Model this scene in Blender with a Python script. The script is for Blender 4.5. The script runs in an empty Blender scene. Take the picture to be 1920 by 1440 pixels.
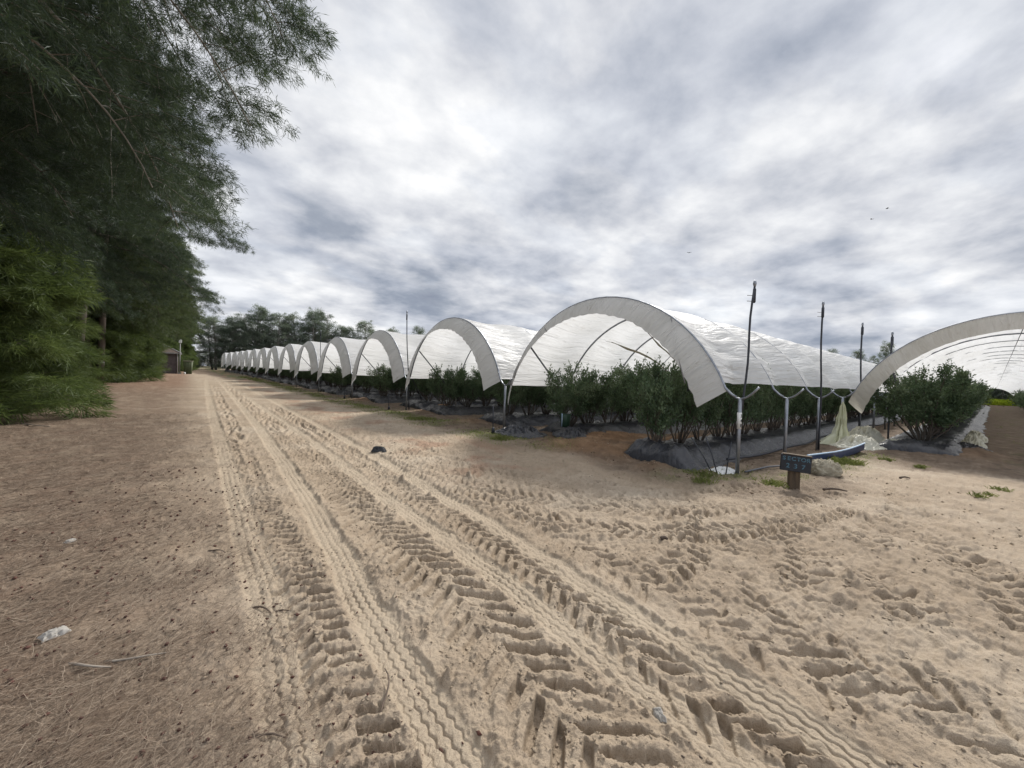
import bpy, math, random
import numpy as np
from mathutils import Matrix, Vector

rng = np.random.default_rng(11)
random.seed(11)
SC = bpy.context.scene
COL = SC.collection
R = math.radians
CAM_H = 1.65

# ------------------------------------------------------------------ noise
_perm = np.random.default_rng(5).permutation(4096)
_ga = np.random.default_rng(6).random(4096) * 2 * np.pi
_gx, _gy = np.cos(_ga), np.sin(_ga)

def perlin(x, y):
    x = np.asarray(x, float); y = np.asarray(y, float)
    xi = np.floor(x).astype(np.int64); yi = np.floor(y).astype(np.int64)
    xf = x - xi; yf = y - yi
    u = xf*xf*xf*(xf*(xf*6-15)+10); v = yf*yf*yf*(yf*(yf*6-15)+10)
    def gr(ix, iy, dx, dy):
        h = _perm[(_perm[ix & 4095] + iy) & 4095]
        return _gx[h]*dx + _gy[h]*dy
    a = gr(xi, yi, xf, yf); b = gr(xi+1, yi, xf-1, yf)
    c = gr(xi, yi+1, xf, yf-1); d = gr(xi+1, yi+1, xf-1, yf-1)
    return ((a+(b-a)*u) + ((c+(d-c)*u)-(a+(b-a)*u))*v) * 1.5

def fbm(x, y, octv=4, gain=.5, lac=2.03):
    s = 0; a = 1; t = 0
    for i in range(octv):
        s = s + a*perlin(x+17.3*i, y-9.1*i); t += a
        x = x*lac; y = y*lac; a *= gain
    return s/t

def sstep(a, b, x):
    t = np.clip((x-a)/(b-a), 0, 1)
    return t*t*(3-2*t)

# ------------------------------------------------------------------ helpers
def tag(o, label=None, cat=None, group=None, kind=None):
    if label: o['label'] = label
    if cat: o['category'] = cat
    if group: o['group'] = group
    if kind: o['kind'] = kind
    return o

def empty(name, loc, rz=0., label=None, cat=None, group=None):
    o = bpy.data.objects.new(name, None); COL.objects.link(o)
    o.empty_display_size = .1
    o.location = loc; o.rotation_euler = (0, 0, rz)
    return tag(o, label, cat, group)

def link(name, me, parent=None, loc=None):
    o = bpy.data.objects.new(name, me); COL.objects.link(o)
    if parent is not None: o.parent = parent
    if loc is not None: o.location = loc
    return o

def mesh(name, V, F, mat, smooth=True, attrs=None, uv=None):
    """V (n,3); F an (m,k) array or a list of arrays / lists of faces."""
    me = bpy.data.meshes.new(name)
    V = np.asarray(V, dtype=np.float32)
    if isinstance(F, np.ndarray): Fs = [F]
    else:
        by = {}
        for f in F:
            if isinstance(f, np.ndarray) and f.ndim == 2: by.setdefault(f.shape[1], []).append(f)
            else: by.setdefault(len(f), []).append(np.asarray([f]))
        Fs = [np.concatenate(v) for v in by.values()]
    loops = np.concatenate([f.ravel() for f in Fs]).astype(np.int32)
    tot = np.concatenate([np.full(len(f), f.shape[1]) for f in Fs]).astype(np.int32)
    st = np.concatenate([[0], np.cumsum(tot)[:-1]]).astype(np.int32)
    me.vertices.add(len(V)); me.vertices.foreach_set('co', V.ravel())
    me.loops.add(len(loops)); me.loops.foreach_set('vertex_index', loops)
    me.polygons.add(len(tot)); me.polygons.foreach_set('loop_start', st)
    try: me.polygons.foreach_set('loop_total', tot)
    except Exception: pass
    me.update(calc_edges=True)
    me.polygons.foreach_set('use_smooth', np.full(len(tot), bool(smooth)))
    if attrs:
        for k, a in attrs.items():
            at = me.attributes.new(k, 'FLOAT', 'POINT'); at.data.foreach_set('value', np.asarray(a, np.float32))
    if uv is not None:
        ul = me.uv_layers.new(name='UVMap')
        ul.data.foreach_set('uv', np.asarray(uv, np.float32)[loops].ravel())
    me.materials.append(mat)
    me.validate()
    return me

class MB:
    def __init__(s): s.V = []; s.F = []; s.n = 0
    def add(s, V, F):
        V = np.asarray(V, float)
        s.V.append(V)
        if isinstance(F, np.ndarray): s.F.append(F + s.n)
        else:
            for f in F: s.F.append(np.asarray([f]) + s.n)
        s.n += len(V)
    def box(s, c, size, rz=0., bev=0.):
        sx, sy, sz = [q/2 for q in size]
        if bev <= 0:
            P = np.array([[x, y, z] for z in (-sz, sz) for y in (-sy, sy) for x in (-sx, sx)])
            F = [(0,2,3,1),(4,5,7,6),(0,1,5,4),(2,6,7,3),(0,4,6,2),(1,3,7,5)]
        else:
            b = bev; P = []; F = []
            ring = lambda ix, iy, z: [(-ix+b,-iy,z),(ix-b,-iy,z),(ix,-iy+b,z),(ix,iy-b,z),(ix-b,iy,z),(-ix+b,iy,z),(-ix,iy-b,z),(-ix,-iy+b,z)]
            for (i, z) in ((b, -sz), (0, -sz+b), (0, sz-b), (b, sz)): P += ring(sx-i, sy-i, z)
            for k in range(3):
                for j in range(8): F.append((k*8+j, k*8+(j+1) % 8, k*8+8+(j+1) % 8, k*8+8+j))
            F.append(tuple(range(7, -1, -1))); F.append(tuple(range(24, 32)))
            P = np.array(P)
        c_, s_ = math.cos(rz), math.sin(rz)
        P = P @ np.array([[c_, s_, 0], [-s_, c_, 0], [0, 0, 1]]) + np.array(c)
        s.add(P, F)
    def tube(s, pts, r, n=6, caps=True):
        P = np.asarray(pts, float); m = len(P)
        r = np.broadcast_to(np.asarray(r, float), (m,))
        T = np.gradient(P, axis=0); T /= (np.linalg.norm(T, axis=1, keepdims=True)+1e-9)
        ref = np.array([0, 0, 1.]) if abs(T[0][2]) < .9 else np.array([1., 0, 0])
        u = np.cross(T[0], ref); u /= np.linalg.norm(u)
        V = []
        a = np.arange(n)*2*np.pi/n
        for i in range(m):
            u = u - T[i]*(u @ T[i]); u /= (np.linalg.norm(u)+1e-9)
            w = np.cross(T[i], u)
            V.append(P[i] + r[i]*(np.cos(a)[:, None]*u + np.sin(a)[:, None]*w))
        V = np.concatenate(V)
        i = np.arange(m-1)[:, None]*n; j = np.arange(n)[None]; j2 = (j+1) % n
        F = np.stack([i+j, i+j2, i+n+j2, i+n+j], -1).reshape(-1, 4)
        base = s.n
        s.add(V, F)
        if caps:
            s.F.append(np.array([list(range(n))[::-1]])+base)
            s.F.append(np.array([list(range((m-1)*n, m*n))])+base)
    def grid(s, G):
        """G (a,b,3)"""
        a, b = G.shape[:2]
        i = np.arange(a-1)[:, None]*b; j = np.arange(b-1)[None]
        F = np.stack([i+j, i+j+1, i+b+j+1, i+b+j], -1).reshape(-1, 4)
        s.add(G.reshape(-1, 3), F)
    def me(s, name, mat, smooth=True, **k):
        return mesh(name, np.concatenate(s.V), s.F, mat, smooth, **k)

def dup(root, loc, rz, sc=1., name=None):
    r = root.copy(); COL.objects.link(r); r.location = loc; r.rotation_euler = (0, 0, rz)
    r.scale = (sc, sc, sc) if np.isscalar(sc) else sc
    for ch in list(root.children):
        c = ch.copy(); COL.objects.link(c); c.parent = r
        for g in ch.children:
            d = g.copy(); COL.objects.link(d); d.parent = c
    return r

ORD = ['first','second','third','fourth','fifth','sixth','seventh','eighth','ninth','tenth','eleventh','twelfth','thirteenth','fourteenth','fifteenth','sixteenth','seventeenth','eighteenth','nineteenth','twentieth']

# ------------------------------------------------------------------ materials
def nmat(name):
    m = bpy.data.materials.new(name); m.use_nodes = True
    nt = m.node_tree; nt.nodes.clear()
    out = nt.nodes.new('ShaderNodeOutputMaterial')
    return m, nt, out
def N(nt, t, **kw):
    n = nt.nodes.new(t)
    for k, v in kw.items():
        if k.startswith('_'): setattr(n, k[1:], v)
        else:
            n.inputs[k.replace('__', ' ')].default_value = v
    return n
def L(nt, a, b): nt.links.new(a, b)
def ramp(nt, fac, stops):
    r = nt.nodes.new('ShaderNodeValToRGB'); e = r.color_ramp.elements
    while len(e) > 1: e.remove(e[-1])
    for i, (p, c) in enumerate(stops):
        q = e[0] if i == 0 else e.new(p)
        q.position = p; q.color = (c[0], c[1], c[2], 1) if not np.isscalar(c) else (c, c, c, 1)
    L(nt, fac, r.inputs[0]); return r.outputs[0]
def mixc(nt, fac, a, b, mode='MIX'):
    m = nt.nodes.new('ShaderNodeMix'); m.data_type = 'RGBA'; m.blend_type = mode
    for s, v in ((0, fac), (6, a), (7, b)):
        if hasattr(v, 'is_linked') or hasattr(v, 'links'): L(nt, v, m.inputs[s])
        elif s == 0: m.inputs[0].default_value = v
        else: m.inputs[s].default_value = (v[0], v[1], v[2], 1)
    return m.outputs[2]
def math_(nt, op, a, b=None):
    m = nt.nodes.new('ShaderNodeMath'); m.operation = op
    for s, v in ((0, a), (1, b)):
        if v is None: continue
        if np.isscalar(v): m.inputs[s].default_value = v
        else: L(nt, v, m.inputs[s])
    return m.outputs[0]
def noise(nt, vec, scale, detail=4, rough=.55, dist=0.):
    n = nt.nodes.new('ShaderNodeTexNoise'); n.inputs['Scale'].default_value = scale
    n.inputs['Detail'].default_value = detail; n.inputs['Roughness'].default_value = rough
    n.inputs['Distortion'].default_value = dist
    if vec is not None: L(nt, vec, n.inputs['Vector'])
    return n.outputs['Fac']
def mapping(nt, vec, scale=(1, 1, 1), rot=(0, 0, 0)):
    m = nt.nodes.new('ShaderNodeMapping'); L(nt, vec, m.inputs['Vector'])
    m.inputs['Scale'].default_value = scale; m.inputs['Rotation'].default_value = rot
    return m.outputs[0]
def bump(nt, h, strength, dist):
    b = nt.nodes.new('ShaderNodeBump'); b.inputs['Strength'].default_value = strength
    b.inputs['Distance'].default_value = dist; L(nt, h, b.inputs['Height']); return b.outputs[0]

def simple(name, c1, c2, scale=6., rough=.6, metal=0., spec=.5, bmp=.0, bscale=40., stretch=(1, 1, 1)):
    m, nt, out = nmat(name)
    tc = nt.nodes.new('ShaderNodeTexCoord'); v = mapping(nt, tc.outputs['Object'], stretch)
    c = ramp(nt, noise(nt, v, scale, 6, .6), [(.3, c1), (.7, c2)])
    p = N(nt, 'ShaderNodeBsdfPrincipled', Roughness=rough, Metallic=metal)
    p.inputs['Specular IOR Level'].default_value = spec
    L(nt, c, p.inputs['Base Color'])
    if bmp: L(nt, bump(nt, noise(nt, v, bscale, 5, .6), bmp, .02), p.inputs['Normal'])
    L(nt, p.outputs[0], out.inputs[0]); return m

def foliage(name, dark, mid, light, scale=1.2, trans=.25, rough=.55):
    m, nt, out = nmat(name)
    tc = nt.nodes.new('ShaderNodeTexCoord')
    oi = nt.nodes.new('ShaderNodeObjectInfo')
    n1 = noise(nt, tc.outputs['Object'], scale, 3, .6)
    n2 = noise(nt, tc.outputs['Object'], scale*14, 2, .6)
    f = math_(nt, 'ADD', math_(nt, 'MULTIPLY', n1, .6), math_(nt, 'MULTIPLY', n2, .4))
    f = math_(nt, 'ADD', f, math_(nt, 'MULTIPLY', math_(nt, 'SUBTRACT', oi.outputs['Random'], .5), .10))
    c = ramp(nt, f, [(.33, dark), (.5, mid), (.68, light)])
    p = N(nt, 'ShaderNodeBsdfPrincipled', Roughness=rough); p.inputs['Specular IOR Level'].default_value = .3
    t = nt.nodes.new('ShaderNodeBsdfTranslucent')
    L(nt, c, p.inputs['Base Color'])
    L(nt, mixc(nt, .25, c, (.17, .22, .05)), t.inputs['Color'])
    mx = nt.nodes.new('ShaderNodeMixShader'); mx.inputs[0].default_value = trans
    L(nt, p.outputs[0], mx.inputs[1]); L(nt, t.outputs[0], mx.inputs[2]); L(nt, mx.outputs[0], out.inputs[0])
    return m

def film_mat(name, base, tint, trans=.42, stain=.5, wr=.5):
    m, nt, out = nmat(name)
    tc = nt.nodes.new('ShaderNodeTexCoord')
    wv = mapping(nt, tc.outputs['UV'], (.35, 2.6, 1), (0, 0, R(7)))
    wv2 = mapping(nt, tc.outputs['UV'], (.9, 9., 1), (0, 0, R(-5)))
    w1 = noise(nt, wv, 1.6, 5, .6, .6); w2 = noise(nt, wv2, 1.3, 3, .5)
    h = math_(nt, 'ADD', w1, math_(nt, 'MULTIPLY', w2, .35))
    big = noise(nt, mapping(nt, tc.outputs['UV'], (.25, .5, 1)), 1.3, 6, .65)
    sp = noise(nt, mapping(nt, tc.outputs['UV'], (2.2, 5, 1)), 1.0, 5, .7)
    c = ramp(nt, big, [(.35, tint), (.6, base)])
    c = mixc(nt, math_(nt, 'MULTIPLY', ramp(nt, sp, [(.60, 0.), (.76, 1.)]), stain), c, (.42, .36, .27))
    oi = nt.nodes.new('ShaderNodeObjectInfo')
    p = N(nt, 'ShaderNodeBsdfPrincipled', Roughness=.42); p.inputs['Specular IOR Level'].default_value = .35
    t = nt.nodes.new('ShaderNodeBsdfTranslucent')
    L(nt, c, p.inputs['Base Color']); L(nt, c, t.inputs['Color'])
    nb = bump(nt, h, wr, .09); L(nt, nb, p.inputs['Normal']); L(nt, nb, t.inputs['Normal'])
    mx = nt.nodes.new('ShaderNodeMixShader'); mx.inputs[0].default_value = trans
    L(nt, p.outputs[0], mx.inputs[1]); L(nt, t.outputs[0], mx.inputs[2]); L(nt, mx.outputs[0], out.inputs[0])
    return m

M_FILM = film_mat('white_film', (.90, .90, .895), (.80, .795, .775), .50, .5, 1.2)
M_FLAP = film_mat('film_flap', (.80, .79, .765), (.67, .66, .625), .60, .6, 1.0)
M_FLAPB = film_mat('film_flap_beige', (.74, .70, .63), (.58, .54, .46), .55, .7, .9)
M_HEAP = film_mat('old_film', (.62, .60, .50), (.50, .47, .34), .25, .7, .6)
M_CLOTH = film_mat('yellow_film', (.70, .70, .55), (.55, .55, .33), .4, .5, .5)
M_BROWNFILM = film_mat('soiled_film', (.40, .36, .27), (.22, .19, .13), .45, .6, .5)
M_STEEL = simple('galvanised_steel', (.20, .215, .24), (.31, .325, .35), 9, .42, .75)
M_DARKSTEEL = simple('dark_steel', (.075, .08, .095), (.13, .135, .15), 9, .5, .5)
M_PIPE = simple('black_pipe', (.012, .014, .02), (.03, .034, .045), 20, .5)
M_WHITE = simple('white_plastic', (.60, .60, .58), (.74, .74, .72), 5, .45)
M_ROPE = simple('rope', (.14, .14, .14), (.24, .23, .22), 40, .8)
M_BARK = simple('bark', (.07, .058, .048), (.16, .14, .12), 9, .9, 0, .2, .6, 18, (1, 1, .25))
M_BARKG = simple('grey_bark', (.16, .145, .125), (.30, .28, .25), 9, .9, 0, .2, .6, 18, (1, 1, .25))
M_STEM = simple('bush_stem', (.06, .05, .042), (.13, .11, .09), 14, .85, 0, .2)
M_POLE = simple('weathered_pole', (.11, .088, .072), (.20, .165, .14), 3, .85, 0, .2, .5, 30, (6, 6, .3))
M_SIGNPOST = simple('sign_post_wood', (.045, .035, .026), (.17, .12, .075), 2.4, .8, 0, .3, .6, 40, (6, 6, .6))
M_SIGN = simple('sign_board_paint', (.008, .010, .016), (.022, .026, .034), 7, .5, 0, .4, .25, 50)
M_LETTER = simple('letter_paint', (.008, .014, .02), (.10, .22, .30), 40, .75)
M_INK = simple('black_ink', (.01, .01, .01), (.03, .03, .03), 10, .7)
M_STONE = simple('stone', (.20, .175, .125), (.42, .38, .29), 9, .9, 0, .3, .9, 26)
M_BLUE = simple('blue_plastic', (.020, .035, .10), (.045, .07, .16), 6, .38)
M_RIM = simple('pale_blue_rim', (.34, .48, .64), (.55, .66, .78), 6, .35)
M_BRICK = simple('dark_brick', (.10, .082, .082), (.17, .14, .14), 3, .9, 0, .2, .4, 12)
M_ROOF = simple('roof_tile', (.085, .062, .05), (.14, .11, .095), 6, .85, 0, .2, .5, 16)
M_TRIM = simple('grey_trim', (.24, .235, .225), (.36, .35, .34), 6, .7)
M_BIN = simple('green_skip_paint', (.045, .06, .022), (.085, .10, .04), 4, .7)
M_BINRIM = simple('skip_rim', (.26, .24, .17), (.38, .36, .28), 5, .7)
M_TWIG = simple('dead_twig', (.05, .035, .026), (.13, .095, .07), 20, .9)
M_TWIGG = simple('grey_twig', (.18, .15, .12), (.32, .28, .23), 20, .9)
M_RAG = simple('dark_rag', (.010, .011, .013), (.045, .048, .052), 9, .75)
M_PAPER = simple('crumpled_paper', (.24, .225, .20), (.36, .34, .31), 9, .8)
M_CONE = simple('fallen_cone', (.035, .018, .013), (.11, .042, .028), 11, .9)
M_POT = simple('green_pot', (.010, .030, .016), (.02, .055, .03), 9, .5)
M_BIRD = simple('bird_feather', (.01, .01, .012), (.03, .03, .035), 9, .8)

def litter_mat(name):
    m, nt, out = nmat(name)
    at = nt.nodes.new('ShaderNodeAttribute'); at.attribute_name = 'tone'
    c = ramp(nt, at.outputs['Fac'], [(0., (.055, .036, .025)), (.45, (.150, .108, .078)), (.8, (.24, .185, .137)), (1., (.33, .265, .20))])
    p = N(nt, 'ShaderNodeBsdfPrincipled', Roughness=.8); p.inputs['Specular IOR Level'].default_value = .2
    L(nt, c, p.inputs['Base Color']); L(nt, p.outputs[0], out.inputs[0]); return m
M_LITTER = litter_mat('dry_needles')

def mulch_mat():
    m, nt, out = nmat('black_mulch_film')
    tc = nt.nodes.new('ShaderNodeTexCoord'); v = tc.outputs['Object']
    n1 = noise(nt, v, 1.4, 6, .65); n2 = noise(nt, v, 11, 5, .65, .8); n3 = noise(nt, mapping(nt, v, (1.5, 9, 6)), 2.2, 4, .6)
    c = ramp(nt, n1, [(.3, (.014, .015, .020)), (.6, (.031, .032, .037)), (.8, (.072, .066, .060))])
    d = ramp(nt, noise(nt, v, 3.1, 6, .7), [(.58, 0.), (.72, 1.)])
    c = mixc(nt, math_(nt, 'MULTIPLY', d, .35), c, (.14, .115, .09))
    p = N(nt, 'ShaderNodeBsdfPrincipled', Roughness=.40); p.inputs['Specular IOR Level'].default_value = .5
    L(nt, c, p.inputs['Base Color'])
    L(nt, ramp(nt, n2, [(.3, .22), (.7, .46)]), p.inputs['Roughness'])
    L(nt, bump(nt, math_(nt, 'ADD', math_(nt, 'MULTIPLY', n2, .25), n3), .35, .06), p.inputs['Normal'])
    L(nt, p.outputs[0], out.inputs[0]); return m
M_MULCH = mulch_mat()

M_CAS = foliage('casuarina_needles', (.016, .029, .022), (.038, .062, .043), (.090, .125, .072), .8, .30)
M_CASG = foliage('young_needles', (.036, .058, .022), (.082, .118, .036), (.17, .215, .070), .9, .36)
M_EUC = foliage('windbreak_leaves', (.080, .110, .090), (.155, .190, .145), (.25, .28, .20), .35, .38)
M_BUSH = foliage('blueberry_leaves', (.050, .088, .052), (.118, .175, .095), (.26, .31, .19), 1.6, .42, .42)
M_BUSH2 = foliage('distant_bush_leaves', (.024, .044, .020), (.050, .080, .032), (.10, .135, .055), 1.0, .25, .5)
M_GRASS = foliage('grass_blades', (.13, .15, .05), (.235, .26, .085), (.38, .38, .17), 5.0, .45)
M_GRASS_SUNLIT = foliage('sunlit_grass', (.22, .30, .02), (.34, .44, .03), (.44, .52, .05), 1.0, .35)  # sunlight on the far grass patch is put into this lighter green

def ground_mat():
    m, nt, out = nmat('dirt_ground')
    geo = nt.nodes.new('ShaderNodeNewGeometry'); v = geo.outputs['Position']
    def at(n):
        a = nt.nodes.new('ShaderNodeAttribute'); a.attribute_name = n; return a.outputs['Fac']
    n_big = noise(nt, v, .45, 6, .6); n_mid = noise(nt, v, 2.6, 6, .65, .4); n_fine = noise(nt, v, 30, 5, .7); n_grain = noise(nt, v, 190, 3, .7)
    sand = ramp(nt, n_big, [(.3, (.300, .234, .165)), (.5, (.370, .297, .218)), (.7, (.440, .370, .286))])
    sand = mixc(nt, math_(nt, 'MULTIPLY', ramp(nt, n_mid, [(.42, 0.), (.68, 1.)]), .5), sand, (.215, .164, .114))
    sand = mixc(nt, math_(nt, 'MULTIPLY', at('pack'), .75), sand, (.415, .342, .254))
    sand = mixc(nt, math_(nt, 'MULTIPLY', ramp(nt, n_grain, [(.3, 1.), (.5, 0.)]), .5), sand, (.13, .096, .068))
    lit = ramp(nt, n_fine, [(.3, (.085, .060, .042)), (.5, (.175, .130, .095)), (.72, (.285, .225, .17))])
    lit = mixc(nt, math_(nt, 'MULTIPLY', ramp(nt, n_mid, [(.35, 0.), (.7, 1.)]), .5), lit, (.185, .120, .083))
    c = mixc(nt, at('litter'), sand, lit)
    brown = ramp(nt, n_mid, [(.3, (.085, .062, .045)), (.55, (.155, .115, .082)), (.75, (.24, .185, .135))])
    c = mixc(nt, at('brown'), c, brown)
    org = ramp(nt, n_mid, [(.3, (.15, .088, .050)), (.5, (.225, .135, .075)), (.7, (.33, .21, .125))])
    c = mixc(nt, at('orange'), c, org)
    gr = ramp(nt, n_fine, [(.3, (.045, .055, .018)), (.7, (.13, .145, .05))])
    c = mixc(nt, at('grass'), c, gr)
    red = mixc(nt, math_(nt, 'MULTIPLY', at('red'), .6), c, (.25, .145, .095))
    p = N(nt, 'ShaderNodeBsdfPrincipled', Roughness=.93); p.inputs['Specular IOR Level'].default_value = .15
    L(nt, red, p.inputs['Base Color'])
    h = math_(nt, 'ADD', math_(nt, 'MULTIPLY', n_fine, .7), math_(nt, 'MULTIPLY', n_grain, .22))
    L(nt, bump(nt, h, .8, .03), p.inputs['Normal'])
    L(nt, p.outputs[0], out.inputs[0]); return m
M_GROUND = ground_mat()

# ------------------------------------------------------------------ terrain
SL = .0125
def zt(y):
    y = np.asarray(y, float)
    z = np.where(y < 10, 0, np.where(y < 30, SL*(y-10)**2/40, np.where(y < 200, SL*(y-20),
        np.where(y < 260, SL*180+SL*(y-200)-SL*(y-200)**2/120, SL*210))))
    return z
def ztf(y): return float(zt(y))

def spline(pts, step=.12):
    P = np.array(pts, float); n = len(P)
    if n > 2:
        Q = np.vstack([2*P[0]-P[1], P, 2*P[-1]-P[-2]]); o = []
        for i in range(1, n):
            k = max(2, int(np.linalg.norm(Q[i+1]-Q[i])/.4))
            t = np.linspace(0, 1, k, endpoint=False)[:, None]
            a, b, c, d = Q[i-1], Q[i], Q[i+1], Q[i+2]
            o.append(.5*((2*b)+(c-a)*t+(2*a-5*b+4*c-d)*t**2+(-a+3*b-3*c+d)*t**3))
        P = np.vstack(o+[P[-1:]])
    return P

def path_st(x, y, P):
    best = np.full(x.shape, 1e9); S = np.zeros(x.shape); T = np.zeros(x.shape); acc = 0
    for i in range(len(P)-1):
        a, b = P[i], P[i+1]; d = b-a; l = math.hypot(*d); d = d/l
        px, py = x-a[0], y-a[1]
        s = px*d[0]+py*d[1]; t = px*d[1]-py*d[0]     # t>0 to the right of travel
        lo = -50 if False else 0
        sc = np.clip(s, 0, l); dd = (s-sc)**2+t*t
        w = dd < best
        best = np.where(w, dd, best); S = np.where(w, acc+sc, S); T = np.where(w, np.sign(t)*np.sqrt(dd), T)
        acc += l
    return S, T, acc

RIBS = [([(.36,-.6),(.39,1.81),(.46,2.73),(.50,4.47),(.59,9.47),(.82,21.4),(1.6,55)], .13, .85),
        ([(.90,-.6),(.93,1.37),(.98,2.2),(1.04,3.1),(1.17,4.5),(1.42,9.0),(1.8,18.6),(2.28,39.),(2.6,60)], .125, 1.),
        ([(1.90,-.6),(1.95,.9),(2.02,2.4),(2.07,3.7),(2.13,6.05),(2.33,10.5),(2.55,22),(2.83,42),(3.1,60)], .12, .9),
        ([(2.30,-.8),(2.38,.26),(2.44,1.05),(2.6,2.75),(2.84,5.7),(3.14,12.8),(3.6,30),(3.9,55)], .125, 1.)]
LUGS = [([(.60,-.4),(.62,1.72),(.66,2.5),(.70,3.5),(.74,6.1),(.88,10.),(1.2,20),(1.7,40)], .17, .125, 1.35, 24),
        ([(1.42,-.4),(1.47,1.4),(1.58,2.2),(1.6,3.1),(1.60,4.5),(1.75,6.),(1.89,9.4),(2.15,18),(2.5,40)], .29, .165, 1.35, 38),
        ([(2.08,-.6),(2.14,1.1),(2.25,1.7),(2.33,2.6),(2.43,4.),(2.42,5.8),(2.7,10),(2.95,20)], .20, .155, 1.3, 40),
        ([(6.5,1.25),(5.6,1.42),(5.09,1.51),(4.57,1.60),(3.9,1.85)], .22, .15, 1.1, 35),
        ([(5.1,1.25),(4.9,1.12),(4.26,1.0),(3.9,.88),(3.6,.95)], .22, .15, 1.1, 35),
        ([(3.75,1.2),(3.48,1.01),(3.36,.85),(3.22,.7),(3.16,.5),(3.15,.2),(3.05,-.1),(2.8,-.5)], .24, .14, .7, 35),
        ([(5.0,.75),(4.73,.6),(4.5,.45),(4.16,.28),(3.8,.2)], .23, .15, 1., 35),
        ([(6.8,.4),(5.9,.1),(5.0,-.2),(4.2,-.4)], .22, .15, .9, 35), ([(9.5,1.0),(8.2,.75),(7.0,.7),(6.0,.85),(5.3,.6)], .24, .17, .9, 35), ([(8.4,2.0),(6.8,2.5),(5.2,3.0),(4.2,3.9),(3.9,5.5),(4.0,8.5)], .24, .18, .7, 35), ([(7.5,-.9),(6.2,-.6),(5.2,-.5),(4.4,-.9)], .24, .16, .9, 35), ([(3.0,9.5),(3.2,6.5),(3.5,4.5),(4.3,3.0),(5.8,2.1),(8.2,1.55)], .22, .15, .9, 36), ([(2.8,7.5),(3.05,4.4),(3.7,2.6),(4.9,1.75),(7.3,1.2)], .22, .145, .9, 36), ([(3.6,9.),(3.75,6.6),(4.6,4.5),(5.7,3.6)], .2, .16, .7, 36), ([(2.9,1.9),(3.6,1.75),(4.6,2.3),(5.4,2.4)], .2, .15, .8, 36), ([(6.4,-1.2),(5.2,-.9),(4.0,-.55),(3.5,-.9)], .22, .15, .9, 36),
        ([(2.75,.2),(2.85,1.2),(3.0,2.4),(3.2,3.8),(3.5,6.0)], .22, .17, .8, 35)]

def road_masks(x, y):
    # soft edges of the sand road; litter to the left, rough verge to the right
    n = fbm(x*.5, y*.5, 4); n2 = fbm(x*2.1+7, y*2.1, 4)
    left = .15 + .012*np.maximum(y, 0)*0 + .55*n + .25*n2
    lit = 1-sstep(-.95, .95, x-left+.1)
    lit = np.where(y > 20, lit*1.0, lit)
    return lit, n, n2

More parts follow.
